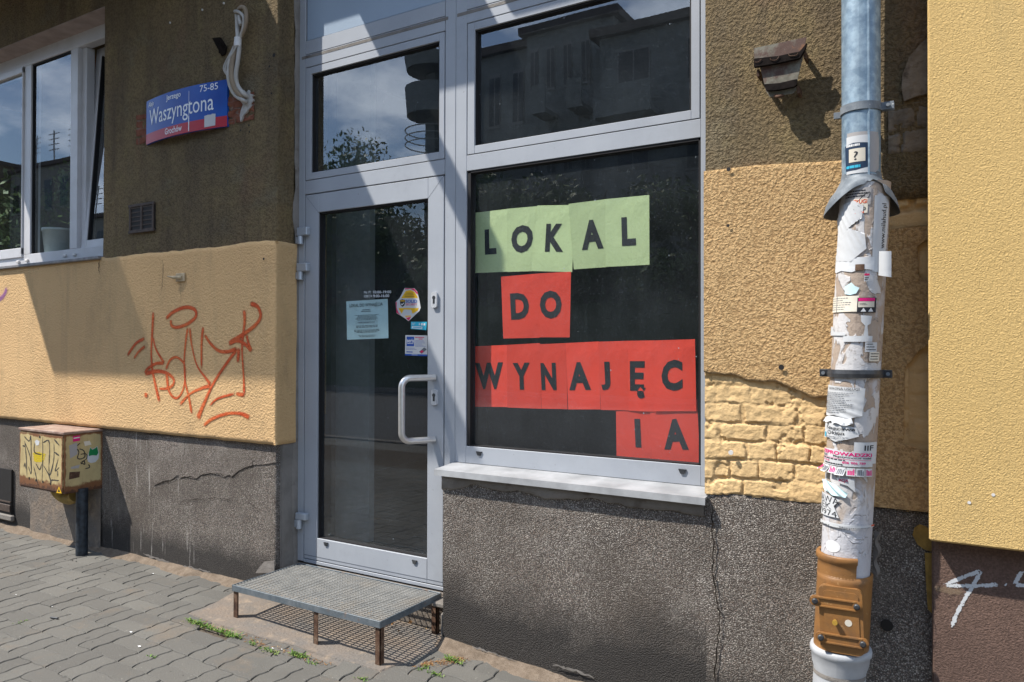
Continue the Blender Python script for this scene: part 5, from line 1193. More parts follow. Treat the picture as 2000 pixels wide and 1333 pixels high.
for bz, da in ((.055, -.010), (-.062, .004)):
    o_ = rrect(-.084 + da, .076 + da, bz - .0165, bz + .0165, .0164, .0164, 9)[::-1]; st_ = slab(o_, .016, .026, "orange_brown_pvc", AF, "cover_strap")
    for db in (.0135, -.0135): slab([(-.066 + da, bz + db - .0022), (.058 + da, bz + db - .0022), (.058 + da, bz + db + .0022), (-.066 + da, bz + db + .0022)], .026, .031, "orange_brown_pvc", st_, "strap_rib")
    for a in (-.067 + da, .059 + da):
        mb = MB(); mb.tube([FC(a, bz, .024), FC(a, bz, .030)], .0135, 20); obj("bolt_boss", mb, "orange_brown_pvc", st_)
        mb = MB(); mb.tube([FC(a, bz, .030), FC(a, bz, .035), FC(a, bz, .037)], [.0098, .0098, .006], 16); obj("bolt", mb, "black_plastic", st_)
mb = MB(); mb.tube([FC(-.018, -.004, .022), FC(-.018, -.004, .034), FC(-.018, -.004, .040)], [.0055, .0080, .0085], 14); obj("brass_knob", mb, "brass", AF)
mb = MB(); mb.tube([FC(.022, -.004, .0222), FC(.022, -.004, .0234)], .011, 18); obj("round_label", mb, "cream_paper", AF)
# lower socket
z1 = zf1 - .008
mb = MB(); cyl(mb, [(RF_ - .002, z1 + .004), (RF_ + .008, z1 + .004), (RF_ + .011, z1 - .006), (RF_ + .011, z1 - .016), (RF_ + .006, z1 - .022), (RF_ + .003, z1 - .05), (RF_ - .004, z1 - .075), (RF_ - .005, z1 - .09), (RF_ - .004, z1 - .105), (RF_ - .005, -.12)], axis, 56); obj("lower_socket", mb, "pale_pvc", DP)
mb = MB(); cyl(mb, [(RF_ - .003, z1 - .078), (RF_ - .0025, z1 - .083), (RF_ - .003, z1 - .092)], axis, 40, -1.4, 1.4); obj("dirt_line", mb, "grey_mortar", DP)
mb = MB(); rows = []
for z in np.linspace(P(1707, 1130, YA)[2], P(1704, 1040, YA)[2], 24):
    xx = axis(z) + RP + .004; w = .010 + .006 * math.sin(z * 90); rows.append([(xx, YA + .03, z), (xx + w, YA + .02, z), (xx + w + .006, YA + .06, z)])
mb.grid(rows, False, True); obj("mortar_bead", mb, "grey_mortar", DP)
mb = MB(); Fd = FP(1614, 1052, 1641, 1082, RP)
mb.grid([[Fd(.5 + q_ * math.cos(t), .5 + q_ * math.sin(t), .0012) for q_ in (.5, .4, .3, .2, .1, .0)] for t in np.linspace(0, 2 * math.pi, 33)], True, True); obj("white_dot_sticker", mb, "white_ink", None, "round white dot sticker on the pale pipe just above the orange-brown fitting", "sticker", "stickers and flyers on the drainpipe")

# ------------------------------------------------------------------ flyers, each a sheet of its own on the pipe
GF = "stickers and flyers on the drainpipe"; _k = [0]
def sheet(F, outline=None, lift=0.0, curl=None, n=14):
    mb = MB(); _k[0] += 1; e0 = 0.0008 + 0.00022 * _k[0]
    if outline is None:
        mb.grid([[F(a, b, e0 + (curl(a, b) if curl else 0)) for b in np.linspace(0, 1, 7)] for a in np.linspace(0, 1, 22)], True)
    else:
        o = [np.array(q) for q in outline]; c = np.mean(o, 0); dense = []
        for i in range(len(o)):
            for k in range(9): dense.append(o[i] + (o[(i + 1) % len(o)] - o[i]) * k / 9)
        dense.append(dense[0]); mb.grid([[F(*(c + (q - c) * s_), e0 + (curl(*(c + (q - c) * s_)) if curl else 0)) for s_ in (1.0, .9, .8, .7, .6, .5, .4, .3, .2, .1, 0.0)] for q in dense], True, True)
    return mb, e0
def flyer(px, label, mat="white_paper", outline=None, name="flyer", curl=None, R=RP, cat="flyer", group=GF, F=None):
    F = F or FP(*px, R); mb, e0 = sheet(F, outline, curl=curl); o = obj(name, mb, mat, None, label, cat, group)
    return o, F, e0 + .0007
def ptext(o, F, e, txt, a0, a1, b0, b1, mat, bold=0.0, name="print", slant=0.0):
    mb = MB(); text_into(mb, txt, F, a0, a1, b0, b1, bold, e, slant); return obj(name, mb, mat, o)
def plines(o, F, e, a0, a1, b0, b1, n, mat="grey_ink", fill=.5, seed=0, center=False, word=(.03, .1)):
    mb = MB(); lines_into(mb, F, a0, a1, b0, b1, n, fill, e, seed, center, word); return obj("small_print", mb, mat, o)
def pbox(o, F, e, a0, a1, b0, b1, mat, name="print"):
    mb = MB(); rect_into(mb, F, a0, a1, b0, b1, e, 14); return obj(name, mb, mat, o)
def FZ(u0, v0, u1, v1):
    h0 = pipe_hit(u0, v0, .06, axz); h1 = pipe_hit(u1, v1, .06, axz)
    def F(a, b, e=0.0):
        ph = h0[0] + (h1[0] - h0[0]) * a; z = h1[1] + (h0[1] - h1[1]) * b; return V3(XZ + (.0604 + e) * math.sin(ph), YA - (.0604 + e) * math.cos(ph), z)
    return F
torn = lambda n, s=0, lo=0.0: [(1, 1), (1, lo + .08 * RNG.random())] + [(1 - (k + 1) / (n + 1), lo + .22 * RNG.random()) for k in range(n)] + [(0, lo + .1 * RNG.random()), (0, 1)]
o, F, e = flyer(None, "weathered grey paper remnant on the zinc pipe behind the dark question-mark sticker", "grey_paper", [(.0, 1), (.95, .98), (1, .8), (.98, .1), (.85, .0), (.0, .05)], F=FZ(1655, 262, 1716, 338))
o, F, e = flyer(None, "white paper backing on the zinc pipe just behind the dark question-mark sticker", "white_paper", F=FZ(1654, 270, 1699, 337))
o, F, e = flyer(None, "dark blue sticker with a question mark on the zinc pipe above the flared collar", "navy_ink", [(.02, .93), (.4, 1), (.95, .96), (1, .1), (.5, 0), (.06, 0)], name="sticker", F=FZ(1651, 284, 1698, 331), cat="sticker")
pbox(o, F, e, .22, .84, .30, .78, "cream_paper"); ptext(o, F, e + .0004, "?", .42, .58, .36, .68, "black_ink", .01); plines(o, F, e, .10, .92, .86, .96, 1, "white_ink", .8, 3); plines(o, F, e, .1, .95, .08, .2, 1, "cyan_ink", .8, 4, word=(.15, .3))
o, F, e = flyer((1652, 372, 1700, 400), "grey notice with struck-through lines right under the flared collar", "grey_paper"); plines(o, F, e, .05, .95, .45, .9, 3, "black_ink", .5, 5)
mb = MB(); stroke_into(mb, [F(.45, .0, .002), F(.6, .3, .002), F(.75, .55, .002), F(.95, .7, .002), F(.9, .4, .002), F(.7, .35, .002)], .004); obj("pen_scrawl", mb, "marker_black", o)
o, F, e = flyer((1662, 391, 1694, 416), "small red and black printed label on the pipe below the grey notice", "cream_paper", name="sticker", cat="sticker"); ptext(o, F, e, "USŁUGI", .05, .95, .66, .95, "orange_ink", .02); plines(o, F, e, .1, .9, .36, .6, 1, "grey_ink", .6, 7, True); ptext(o, F, e, "GAZO", .1, .9, .18, .42, "black_ink", .015); pbox(o, F, e, .15, .8, .0, .12, "orange_ink")
o, F, e = flyer((1708, 382, 1728, 535), "tall narrow white strip with a web address reading upwards on the pipe", "white_paper", [(.0, 1), (1, 1), (.95, .4), (.7, .0), (.05, .02)])
Fr = lambda a, b, e_=0.0: F(b, a, e_)
mb = MB(); v_, f_ = glyphs("www.milahud.pl", .01); mb.add([F(.42 + .4 * (1 - p_[1]), .32 + .58 * p_[0], e) for p_ in v_], f_); obj("print", mb, "black_ink", o)
o, F, e = flyer((1638, 402, 1700, 510), "crumpled white torn paper smeared over the upper pipe", "white_paper", [(.05, .75), (.25, .96), (.6, 1), (.8, .9), (.78, .7), (.5, .75), (.45, .55), (.85, .45), (.9, .2), (.6, .0), (.1, .05), (.2, .4)], curl=lambda a, b: .002 * math.sin(a * 23 + b * 17) ** 2)
o, F, e = flyer((1634, 508, 1706, 531), "wide white band of torn paper around the pipe above the brown glue patch", "white_paper", [(0, .9), (.3, 1), (1, .95), (1, .1), (.75, .2), (.55, 0), (.3, .15), (.1, .05), (0, .15)]); pbox(o, F, e, .62, .80, .1, .5, "rusty_steel")
# free corner of a white sheet, standing off the pipe on the right
mb = MB(); rows = []
for a in np.linspace(0, 1, 9):
    row = []
    for b_ in np.linspace(0, 1, 7):
        pq = P(1715 + 26 * a, 538 - 47 * b_ + 4 * a * (1 - b_), YA - .055 - .012 * math.sin(a * 2.4)); row.append(pq)
    rows.append(row)
mb.grid(rows, True); mb.grid([[q + V3(0, .0006, 0) for q in r_] for r_ in rows], True, True); obj("flyer", mb, "white_paper", None, "blank white sheet curling off the right side of the pipe", "flyer", GF)
o, F, e = flyer((1688, 535, 1697, 550), "tiny red and white sticker high on the pipe's right half", "white_paper", name="sticker", cat="sticker"); pbox(o, F, e, 0, 1, .75, 1, "red_ink"); plines(o, F, e, .1, .9, .1, .6, 2, "black_ink", .6, 2)
o, F, e = flyer((1652, 553, 1678, 576), "pale blue-white torn scrap shaped like a house on the pipe", "blueish_paper", [(0, .7), (.45, 1), (.7, .7), (1, .55), (.8, .1), (.4, 0), (.0, .1)])
o, F, e = flyer((1628, 582, 1676, 609), "white ruled card beside the black and pink card on the pipe", "cream_paper"); plines(o, F, e, .05, .95, .1, .95, 6, "grey_ink", .25, 11); pbox(o, F, e, .36, .38, 0, 1, "grey_ink")
o, F, e = flyer((1675, 582, 1709, 611), "black and pink card with two pale triangles on the pipe", "black_ink", name="sticker", cat="sticker"); pbox(o, F, e, .05, .9, .76, .98, "magenta_ink"); pbox(o, F, e, .05, .88, .36, .74, "cream_paper")
for a in (.18, .56):
    mb = MB(); mb.add([F(a, .06, e), F(a + .28, .06, e), F(a + .14, .32, e)], [(0, 1, 2)]); obj("print", mb, "white_ink", o)
plines(o, F, e + .0004, .12, .6, .48, .66, 2, "black_ink", .35, 4)
o, F, e = flyer((1681, 616, 1700, 657), "vertical strip of white paper left on brown glue in mid-pipe", "white_paper", [(.0, 1), (1, .95), (.9, .6), (.62, .5), (.75, .0), (.35, .0), (.4, .5), (.05, .7)])
o, F, e = flyer((1624, 638, 1652, 656), "small white torn corner on the left edge of the pipe", "white_paper", [(0, 1), (.3, .9), (.3, .35), (1, .3), (1, 0), (0, .05)], curl=lambda a, b: .006 * max(0, .3 - a))
o, F, e = flyer((1648, 657, 1702, 668), "long thin white tape strip across the pipe above the black clamp", "white_paper")
o, F, e = flyer((1689, 669, 1710, 688), "white label with typed lines on the right of the pipe above the clamp", "white_paper"); plines(o, F, e, .1, .95, .1, .95, 3, "black_ink", .3, 21)
o, F, e = flyer((1697, 688, 1714, 706), "cream label with typed lines just under the white typed label", "cream_paper"); plines(o, F, e, .1, .95, .1, .95, 3, "black_ink", .3, 22)
o, F, e = flyer((1618, 751, 1686, 819), "large wrinkled white typed notice directly below the black clamp", "white_paper", [(.02, 1), (1, .93), (.96, .1), (.7, .0), (.4, .08), (0, .02)], curl=lambda a, b: .0025 * math.sin(14 * (b + .5 * a)) ** 2 * (1 - b)); ptext(o, F, e + .0015, "WYKONA USŁUGI", .18, .88, .86, .94, "black_ink", .0); plines(o, F, e + .0025, .04, .80, .14, .80, 12, "grey_ink", .34, 23)
cl = lambda a, b: .014 * max(0, 1 - b) * (0.4 + .6 * math.sin(a * 19) ** 2)
o, F, e = flyer((1612, 810, 1666, 833), "ragged white tear-off fringe hanging below the typed notice", "white_paper", [(.0, .55), (.1, .8), (.3, 1), (.95, .9), (1, .35), (.82, .0), (.75, .5), (.62, .4), (.5, .1), (.42, .6), (.25, .2), (.18, .5), (-.12, .15)], curl=cl)
o, F, e = flyer((1614, 822, 1676, 866), "torn white window-repair flyer with pale blue corners", "white_paper", [(0, .85), (.25, 1), (.6, .95), (.95, .80), (1, .35), (.8, .2), (.5, .0), (.3, .18), (.02, .12)], curl=lambda a, b: .003 * math.sin(a * 9 + 1) ** 2)
ptext(o, F, e + .003, "Naprawa", .22, .92, .58, .80, "black_ink", .01, slant=-.0); ptext(o, F, e + .003, "Okien", .26, .70, .38, .58, "black_ink", .01); plines(o, F, e + .003, .2, .9, .14, .30, 2, "grey_ink", .35, 24); pbox(o, F, e + .002, .02, .18, .2, .45, "cyan_ink")
o, F, e = flyer((1668, 864, 1707, 905), "white poster remnant with black letters behind the removals flyer", "white_paper"); ptext(o, F, e, "IIF", .38, .78, .62, .86, "black_ink", .015)
oz, Fz_, ez = flyer((1610, 872, 1701, 912), "removals flyer with large magenta heading and phone numbers", "white_paper", [(.0, .95), (.3, 1), (.6, .9), (1, .80), (1, 0), (0, .0)])
wv = lambda a, b, e_=0.0: Fz_(a, b - .10 * a + .03, e_)
ptext(oz, wv, ez, "RZEPROWADZKI", -.02, .97, .68, .90, "magenta_ink", .035); ptext(oz, wv, ez, "NSPORT", .0, .21, .50, .64, "black_ink", .015); ptext(oz, wv, ez, "Magazynowanie mebli", .34, .96, .50, .66, "black_ink", .01)
pbox(oz, wv, ez, .0, .96, .455, .475, "magenta_ink"); plines(oz, wv, ez, .02, .96, .33, .45, 1, "black_ink", .55, 31, word=(.05, .12)); ptext(oz, wv, ez, "0217 49 45", .02, .26, .20, .33, "magenta_ink", .01); ptext(oz, wv, ez, "606 906 789", .50, .86, .20, .35, "magenta_ink", .02); plines(oz, wv, ez, .12, .60, .06, .17, 1, "black_ink", .6, 33)
for k in range(7):
    a0, a1 = k / 7, (k + 1) / 7 - .012; loose = (.020, .014, .010, .012, .004, .002, .002)[k]; mb = MB(); sh = (-.10, -.03, .0, -.02, 0, 0, 0)[k]
    mb.grid([[wv(a0 + (a1 - a0) * a + sh * (1 - b_) ** 2, -.03 - .48 * (1 - b_) * (1.0 if k > 2 else .9), ez + .0004 + loose * (1 - b_) ** 2) for b_ in np.linspace(0, 1, 6)] for a in np.linspace(0, 1, 4)], True); t_ = obj("tear_off_strip", mb, "white_paper", oz)
    mb = MB(); rg = random.Random(k)
    for j in range(4):
        aa = a0 + (a1 - a0) * (.15 + .2 * j); mb.grid([[wv(aa + q * .018 + sh * (1 - b_) ** 2, -.03 - .48 * (1 - b_) * (1.0 if k > 2 else .9), ez + .0010 + loose * (1 - b_) ** 2) for b_ in np.linspace(.12, rg.uniform(.6, .92), 6)] for q in (0, 1)], False)
    obj("print", mb, "magenta_ink" if k % 2 == 0 else "grey_ink", t_)
o, F, e = flyer((1636, 932, 1670, 962), "small torn scrap with red letters under the removals flyer", "white_paper", [(0, 1), (.9, .95), (1, .0), (.6, .45), (.1, .6)]); ptext(o, F, e, "ACJA", .12, .62, .66, .92, "red_ink", .02)
o, F, e = flyer((1610, 932, 1656, 972), "crumpled grey-blue paper stuck below the tear-off strips", "blueish_paper", [(.05, .9), (.4, 1), (.7, .7), (1, .3), (.95, .0), (.6, .05), (.3, .3)], curl=lambda a, b: .006 * math.sin(a * 12 + b * 6) ** 2)
o, F, e = flyer((1606, 958, 1640, 1012), "white sheet hand-lettered in black marker at the pipe's left edge", "white_paper", [(0, 1), (.6, .95), (1, .80), (.8, .5), (1, .0), (0, .0)])
for txt, a0, a1, b0, b1 in (("RAWA", -.06, .98, .62, .90), ("LEK", .0, .72, .34, .60), ("79974", -.04, .92, .05, .30)):
    wv2 = lambda a, b, e_=0.0: F(a, b - .10 * a + .05, e_); ptext(o, wv2, e, txt, a0, a1, b0, b1, "black_ink", -.004, "handwriting", -.03)
o, F, e = flyer((1604, 1011, 1703, 1030), "torn white transport flyer strip above the white dot sticker", "white_paper", [(0, .95), (.5, 1), (1, .9), (.98, .25), (.7, .1), (.4, .0), (.15, .15), (0, .0)]); wv3 = lambda a, b, e_=0.0: F(a, b, e_); ptext(o, F, e, "PORT", .12, .30, .08, .34, "black_ink", .02); ptext(o, F, e, "Magazynowanie", .44, .88, .16, .42, "black_ink", .01); pbox(o, F, e, .9, .99, .5, .9, "orange_ink")

# ------------------------------------------------------------------ letter sheets taped inside the big window
PC = lambda x, y, Y: P(880 + x / 2.222, 360 + y / 2.222, Y)
SH = [("L", "g", [(98, 125), (244, 108), (247, 380), (93, 386)], (148, 198, 195, 305), "pale green sheet with black letter L at the left end of LOKAL", 4), ("O", "g", [(243, 107), (384, 95), (352, 378), (246, 381)], (263, 357, 178, 298), "pale green sheet with black letter O, second in LOKAL", 3),
      ("K", "g", [(376, 93), (540, 90), (527, 382), (350, 377)], (412, 490, 172, 293), "pale green sheet with black letter K in the middle of LOKAL", 2), ("A", "g", [(512, 86), (674, 65), (674, 360), (534, 370)], (565, 662, 155, 283), "pale green sheet with black letter A, fourth in LOKAL", 1), ("L", "g", [(671, 65), (862, 47), (863, 350), (672, 359)], (742, 803, 142, 267), "pale green sheet with black letter L at the right end of LOKAL", 0),
      ("D", "r", [(218, 402), (380, 388), (385, 667), (228, 670)], (260, 340, 472, 587), "red sheet with black letter D under the green row", 1), ("O", "r", [(378, 388), (522, 380), (516, 665), (385, 665)], (387, 481, 462, 584), "red sheet with black letter O under the green row", 0),
      ("W", "r", [(85, 705), (244, 698), (246, 968), (90, 966)], (107, 228, 775, 890), "red sheet with black letter W at the left end of the long row", 6), ("Y", "r", [(243, 698), (387, 690), (394, 975), (246, 970)], (270, 345, 775, 892), "red sheet with black letter Y between W and N", 5), ("N", "r", [(385, 695), (502, 690), (507, 977), (395, 975)], (392, 458, 775, 893), "narrow-looking red sheet with black letter N, overlapped by its neighbours", 4),
      ("A", "r", [(500, 690), (642, 683), (650, 978), (510, 978)], (512, 606, 772, 893), "red sheet with black letter A between N and J", 3), ("J", "r", [(640, 684), (772, 680), (773, 983), (652, 980)], (652, 692, 770, 893), "red sheet with black letter J in the long row", 2), ("Ę", "r", [(770, 680), (907, 678), (882, 988), (772, 984)], (778, 850, 768, 930), "red sheet with black letter E with a tail, before the C", 1), ("C", "r", [(903, 678), (1060, 673), (1066, 986), (880, 986)], (915, 1006, 762, 896), "red sheet with black letter C at the right end of the long row", 0),
      ("I", "r", [(718, 986), (868, 985), (876, 1203), (720, 1192)], (800, 825, 1020, 1143), "red sheet with black letter I at the bottom of the window", 3), ("A", "r", [(866, 985), (1070, 935), (1083, 1222), (875, 1203)], (922, 1030, 1020, 1152), "red sheet with black letter A in the window's bottom right corner", 2)]
for k, (ch, colr, qd, lb, lab, lay) in enumerate(SH):
    Ys = .0495 + .0026 * lay; q = [PC(x, y, Ys) for x, y in qd]; Fq = plane_F(q); ph = k * 1.7
    cu = lambda a, b, e=0.0: Fq(a, b) + V3(0, .0012 + .0007 * math.sin(a * 4 + ph) + .0022 * max(0, .3 - b) ** 2 * 8 * math.sin(a * 3 + ph) ** 2 + .0004 * math.cos(b * 5 + ph) - e, 0)
    mb = MB(); mb.grid([[cu(a, b_) for b_ in np.linspace(0, 1, 12)] for a in np.linspace(0, 1, 10)], True)
    o = obj("letter_sheet", mb, "green_paper" if colr == "g" else "red_paper", None, lab, "paper sheet", "letter sheets taped inside the shop window")
    x0, x1, y0, y1 = lb; xm_, ym_ = (x0 + x1) / 2, (y0 + y1) / 2; pc = PC(xm_, ym_, Ys); w_ = abs(PC(x1, ym_, Ys)[0] - PC(x0, ym_, Ys)[0]); sl_ = abs(PC(x1, ym_, Ys)[2] - PC(x0, ym_, Ys)[2]); h_ = PC(xm_, y0, Ys)[2] - PC(xm_, y1, Ys)[2]
    q0, q1, q3 = q[0], q[1], q[3]; tilt_ = ((q1 - q0)[2] / (q1 - q0)[0]) * .45
    cen = q[3] * .25 + q[0] * .25 + q[1] * .25 + q[2] * .25; wq = (np.linalg.norm(q1 - q0) + np.linalg.norm(q[2] - q[3])) / 2; hq = (q0[2] - q3[2] + q1[2] - q[2][2]) / 2
    ca, cb = .5 + (pc[0] - cen[0]) / wq, .5 + (pc[2] - cen[2]) / hq
    v_, f_ = glyphs(ch, .050); mb = MB(); sl2 = -.02
    mb.add([cu(ca + (p_[0] - .5) * w_ / wq + .03 * (p_[1] - .5) * (-.5), cb + (p_[1] - .5) * h_ / hq, .0012) for p_ in v_], f_); obj("letter", mb, "black_ink", o)

# ------------------------------------------------------------------ notices on the door glass
D5 = lambda x, y, Y: P(680 + x / 7.615, 545 + y / 7.615, Y)
YD = .0272
Fn = plane_F([P(676, 589, .0485), P(757, 584, .0485), P(758.5, 661, .0485), P(677.5, 664, .0485)])
mb = MB(); mb.grid([[Fn(a, b_) + V3(0, .0008 * math.sin(a * 6 + b_ * 3) + .001, 0) for b_ in np.linspace(0, 1, 8)] for a in np.linspace(0, 1, 8)], True); NO = obj("rental_notice", mb, "blueish_paper", None, "pale blue printed rental notice taped inside the door glass", "notice", None)
ptext(NO, Fn, .0022, "LOKAL DO WYNAJĘCIA", .09, .89, .81, .92, "black_ink", .005); plines(NO, Fn, .0022, .36, .62, .69, .77, 2, "grey_ink", .45, 41, True); plines(NO, Fn, .0022, .16, .84, .48, .63, 5, "grey_ink", .4, 42, True); plines(NO, Fn, .0022, .04, .96, .29, .36, 2, "grey_ink", .45, 43, True); plines(NO, Fn, .0022, .08, .92, .16, .25, 3, "grey_ink", .45, 44, True); plines(NO, Fn, .0022, .2, .8, .05, .11, 2, "grey_ink", .4, 45, True)
mb = MB()
for a0, a1, b0, b1 in ((.24, .75, .455, .458), (.24, .75, .395, .398), (.24, .243, .395, .458), (.747, .75, .395, .458)): rect_into(mb, Fn, a0, a1, b0, b1, .0022)
lines_into(mb, Fn, .28, .72, .41, .445, 1, .5, .0022, 46); obj("small_print", mb, "grey_ink", NO)
Fh = plane_F([D5(232, 178, YD), D5(645, 172, YD), D5(645, 275, YD), D5(232, 282, YD)])
OH = thing("opening_hours", Fh(.5, 0), "pale vinyl opening hours lettering on the door glass above the notice", "lettering")
for txt, a0, a1, b0, b1, m_ in (("PN- PT", .01, .27, .58, .92, "grey_ink"), ("SOBOTA", .01, .31, .04, .40, "grey_ink"), ("10:00-19:00", .345, .99, .58, .98, "vinyl_grey"), ("9:00-16:00", .345, .92, .02, .44, "vinyl_grey")):
    mb = MB(); text_into(mb, txt, Fh, a0, a1, b0, b1, .012, .0006); obj("lettering_line", mb, "vinyl_grey", OH)
# hexagonal security sticker
Fx = plane_F([D5(700, 130, YD), D5(1080, 130, YD), D5(1080, 630, YD), D5(700, 630, YD)]); XN = lambda x, y: ((x - 700) / 380, 1 - (y - 130) / 500)
def polyo(name, F, pts, e, mat, parent=None, **kw):
    mb = MB(); mb.add([F(a, b_, e) for a, b_ in pts], [tuple(range(len(pts)))[::-1]]); return obj(name, mb, mat, parent, **kw)
HS = polyo("security_sticker", Fx, [XN(*q) for q in ((845, 135), (905, 140), (985, 140), (1030, 190), (1062, 330), (1080, 430), (1060, 480), (900, 630), (850, 590), (720, 510), (705, 350), (770, 280))], .0002, "white_paper", None, label="angular security company sticker in yellow, white and red on the door glass", cat="sticker")
polyo("red_edge", Fx, [XN(*q) for q in ((848, 140), (985, 145), (1035, 205), (1032, 235), (985, 180), (930, 150), (850, 160))], .0006, "red_ink", HS); polyo("red_edge", Fx, [XN(*q) for q in ((708, 350), (725, 345), (722, 430), (750, 500), (790, 545), (720, 505))], .0006, "red_ink", HS)
polyo("yellow_field", Fx, [XN(*q) for q in ((860, 180), (930, 165), (990, 195), (1030, 260), (1038, 285), (790, 290))], .0006, "yellow_ink", HS); polyo("yellow_field", Fx, [XN(*q) for q in ((748, 435), (1050, 435), (1040, 470), (960, 520), (940, 460), (830, 455), (800, 520))], .0006, "yellow_ink", HS); polyo("red_edge", Fx, [XN(*q) for q in ((858, 582), (940, 565), (905, 622))], .0006, "red_ink", HS)
polyo("yellow_field", Fx, [XN(*q) for q in ((850, 550), (935, 545), (935, 562), (856, 568))], .0006, "yellow_ink", HS)
plines(HS, Fx, .0010, .36, .78, .70, .86, 3, "black_ink", .35, 51, True); mb = MB(); text_into(mb, "SOLID", Fx, *[.42, .86], .545, .64, .03, .0010); obj("print", mb, "blue_ink", HS); mb = MB(); text_into(mb, "SECURITY", Fx, .42, .86, .465, .53, .01, .0010); obj("print", mb, "red_ink", HS)
polyo("shield", Fx, [XN(*q) for q in ((772, 315), (812, 305), (852, 315), (850, 370), (835, 400), (810, 418), (785, 395), (775, 365))], .0010, "black_ink", HS); polyo("shield_field", Fx, [XN(*q) for q in ((780, 322), (845, 322), (845, 335), (780, 335))], .0014, "yellow_ink", HS); polyo("tick", Fx, [XN(*q) for q in ((790, 365), (806, 378), (838, 350), (838, 362), (806, 395), (790, 380))], .0014, "white_ink", HS)
Fb = plane_F([D5(935, 638, YD), D5(1170, 640, YD), D5(1162, 765, YD), D5(930, 745, YD)]); mb = MB(); rect_into(mb, Fb, 0, 1, 0, 1, .0002); BS = obj("blue_sticker", mb, "cyan_ink", None, "small turquoise sticker with white field under the security sticker", "sticker")
pbox(BS, Fb, .0006, .08, .74, .10, .40, "white_ink"); plines(BS, Fb, .0010, .14, .70, .17, .34, 1, "cyan_ink", .8, 52, word=(.06, .12)); plines(BS, Fb, .0006, .06, .34, .52, .88, 3, "white_ink", .35, 53); pbox(BS, Fb, .0006, .52, .56, .55, .85, "white_ink")
for a in (.70, .86):
    mb = MB(); mb.add([Fb(a + .06 * math.cos(t), .68 + .15 * math.sin(t), .0006) for t in np.linspace(0, 2 * math.pi, 14, endpoint=False)][::-1], [tuple(range(14))]); obj("print", mb, "white_ink", BS)
Fw = plane_F([D5(852, 838, YD), D5(1186, 842, YD), D5(1184, 1152, YD), D5(846, 1140, YD)]); mb = MB(); rect_into(mb, Fw, 0, 1, 0, 1, .0002); WS = obj("alarm_sticker", mb, "white_paper", None, "white and blue sticker with small device picture low on the door glass", "sticker")
pbox(WS, Fw, .0006, 0, 1, 0, .085, "blue_ink"); pbox(WS, Fw, .0006, .06, .40, .46, .93, "blue_ink"); mb = MB(); text_into(mb, "seris", Fw, .075, .39, .64, .83, .02, .0010); obj("print", mb, "white_ink", WS); pbox(WS, Fw, .0010, .09, .37, .58, .605, "white_ink"); plines(WS, Fw, .0006, .44, .96, .87, .93, 1, "red_ink", .8, 61); plines(WS, Fw, .0006, .60, .78, .79, .85, 1, "red_ink", .8, 62); plines(WS, Fw, .0006, .44, .95, .44, .77, 6, "blue_ink", .3, 63); plines(WS, Fw, .0006, .05, .55, .28, .40, 2, "blue_ink", .35, 64); plines(WS, Fw, .0006, .06, .44, .14, .22, 1, "blue_ink", .7, 65); plines(WS, Fw, .0010, .3, .75, .03, .06, 1, "white_ink", .6, 66)
polyo("device_picture", Fw, [(.62, .20), (.85, .42), (.96, .33), (.74, .11)], .0008, "grey_ink", WS); polyo("device_picture", Fw, [(.66, .20), (.75, .29), (.83, .22), (.74, .14)], .0012, "red_ink", WS)

# ------------------------------------------------------------------ plants, weeds, litter
def leaf_cloud(mb, c, rad, n, size, rg, flat=1.0, shell=.35):
    for _ in range(n):
        d = np.array([rg.gauss(0, 1) for _ in range(3)]); d /= np.linalg.norm(d); rr = (shell + (1 - shell) * rg.random()) ; p = np.array(c) + d * np.array(rad) * rr
        a = np.array([rg.gauss(0, 1) for _ in range(3)]); a /= np.linalg.norm(a); b_ = np.cross(a, d + .3 * np.array([rg.gauss(0, 1) for _ in range(3)])); b_ /= np.linalg.norm(b_) + 1e-9; s_ = size * rg.uniform(.5, 1.3)
        mb.add([p - a * s_, p + b_ * s_ * .45, p + a * s_, p - b_ * s_ * .45], [(0, 1, 2, 3)], tone=rg.random())
    return mb
def weed(u, v, L, n, hgt, lab, seed, along=(1, 0)):
    rg = random.Random(seed); c = PG(u, v); mb = MB()
    for _ in range(n):
        t = rg.uniform(-.5, .5) * L; x = c[0] + along[0] * t + rg.gauss(0, .010); y = c[1] + along[1] * t + rg.gauss(0, .007); z = gz(x, y) - .002; an = rg.uniform(0, 6.28); ln = hgt * rg.uniform(.4, 1.2); w_ = rg.uniform(.0015, .0032); d = np.array([math.cos(an), math.sin(an), 0]); s_ = np.array([-d[1], d[0], 0]) * w_
        p0 = np.array([x, y, z]); p1 = p0 + d * ln * .45 + V3(0, 0, ln * .55); p2 = p0 + d * ln * 1.0 + V3(0, 0, ln * rg.uniform(.25, .8))
        mb.add([p0 - s_ * .6, p0 + s_ * .6, p1 + s_, p1 - s_, p2], [(0, 1, 2, 3), (3, 2, 4)], tone=rg.random())
    obj("weed_clump", mb, "weed_green", None, lab, "weeds", "weeds in the paving joints")
d1 = PG(470, 1247)[:2] - PG(372, 1214)[:2]; d1 = d1 / np.linalg.norm(d1)
weed(412, 1229, .36, 230, .028, "long band of green weeds along the left front edge of the concrete pad", 1, d1); weed(455, 1244, .10, 60, .026, "thick weed tuft at the right end of the long weed band", 2, d1); weed(492, 1259, .05, 26, .018, "tiny weeds just right of the long weed band", 3, d1); weed(528, 1273, .10, 55, .018, "small low weeds in the joint in front of the step's left leg", 4, d1); weed(582, 1282, .07, 75, .028, "bushy green weed tuft in front of the step's middle leg", 5, d1); weed(612, 1296, .05, 24, .014, "thin weed sprigs right of the bushy tuft", 6, d1)
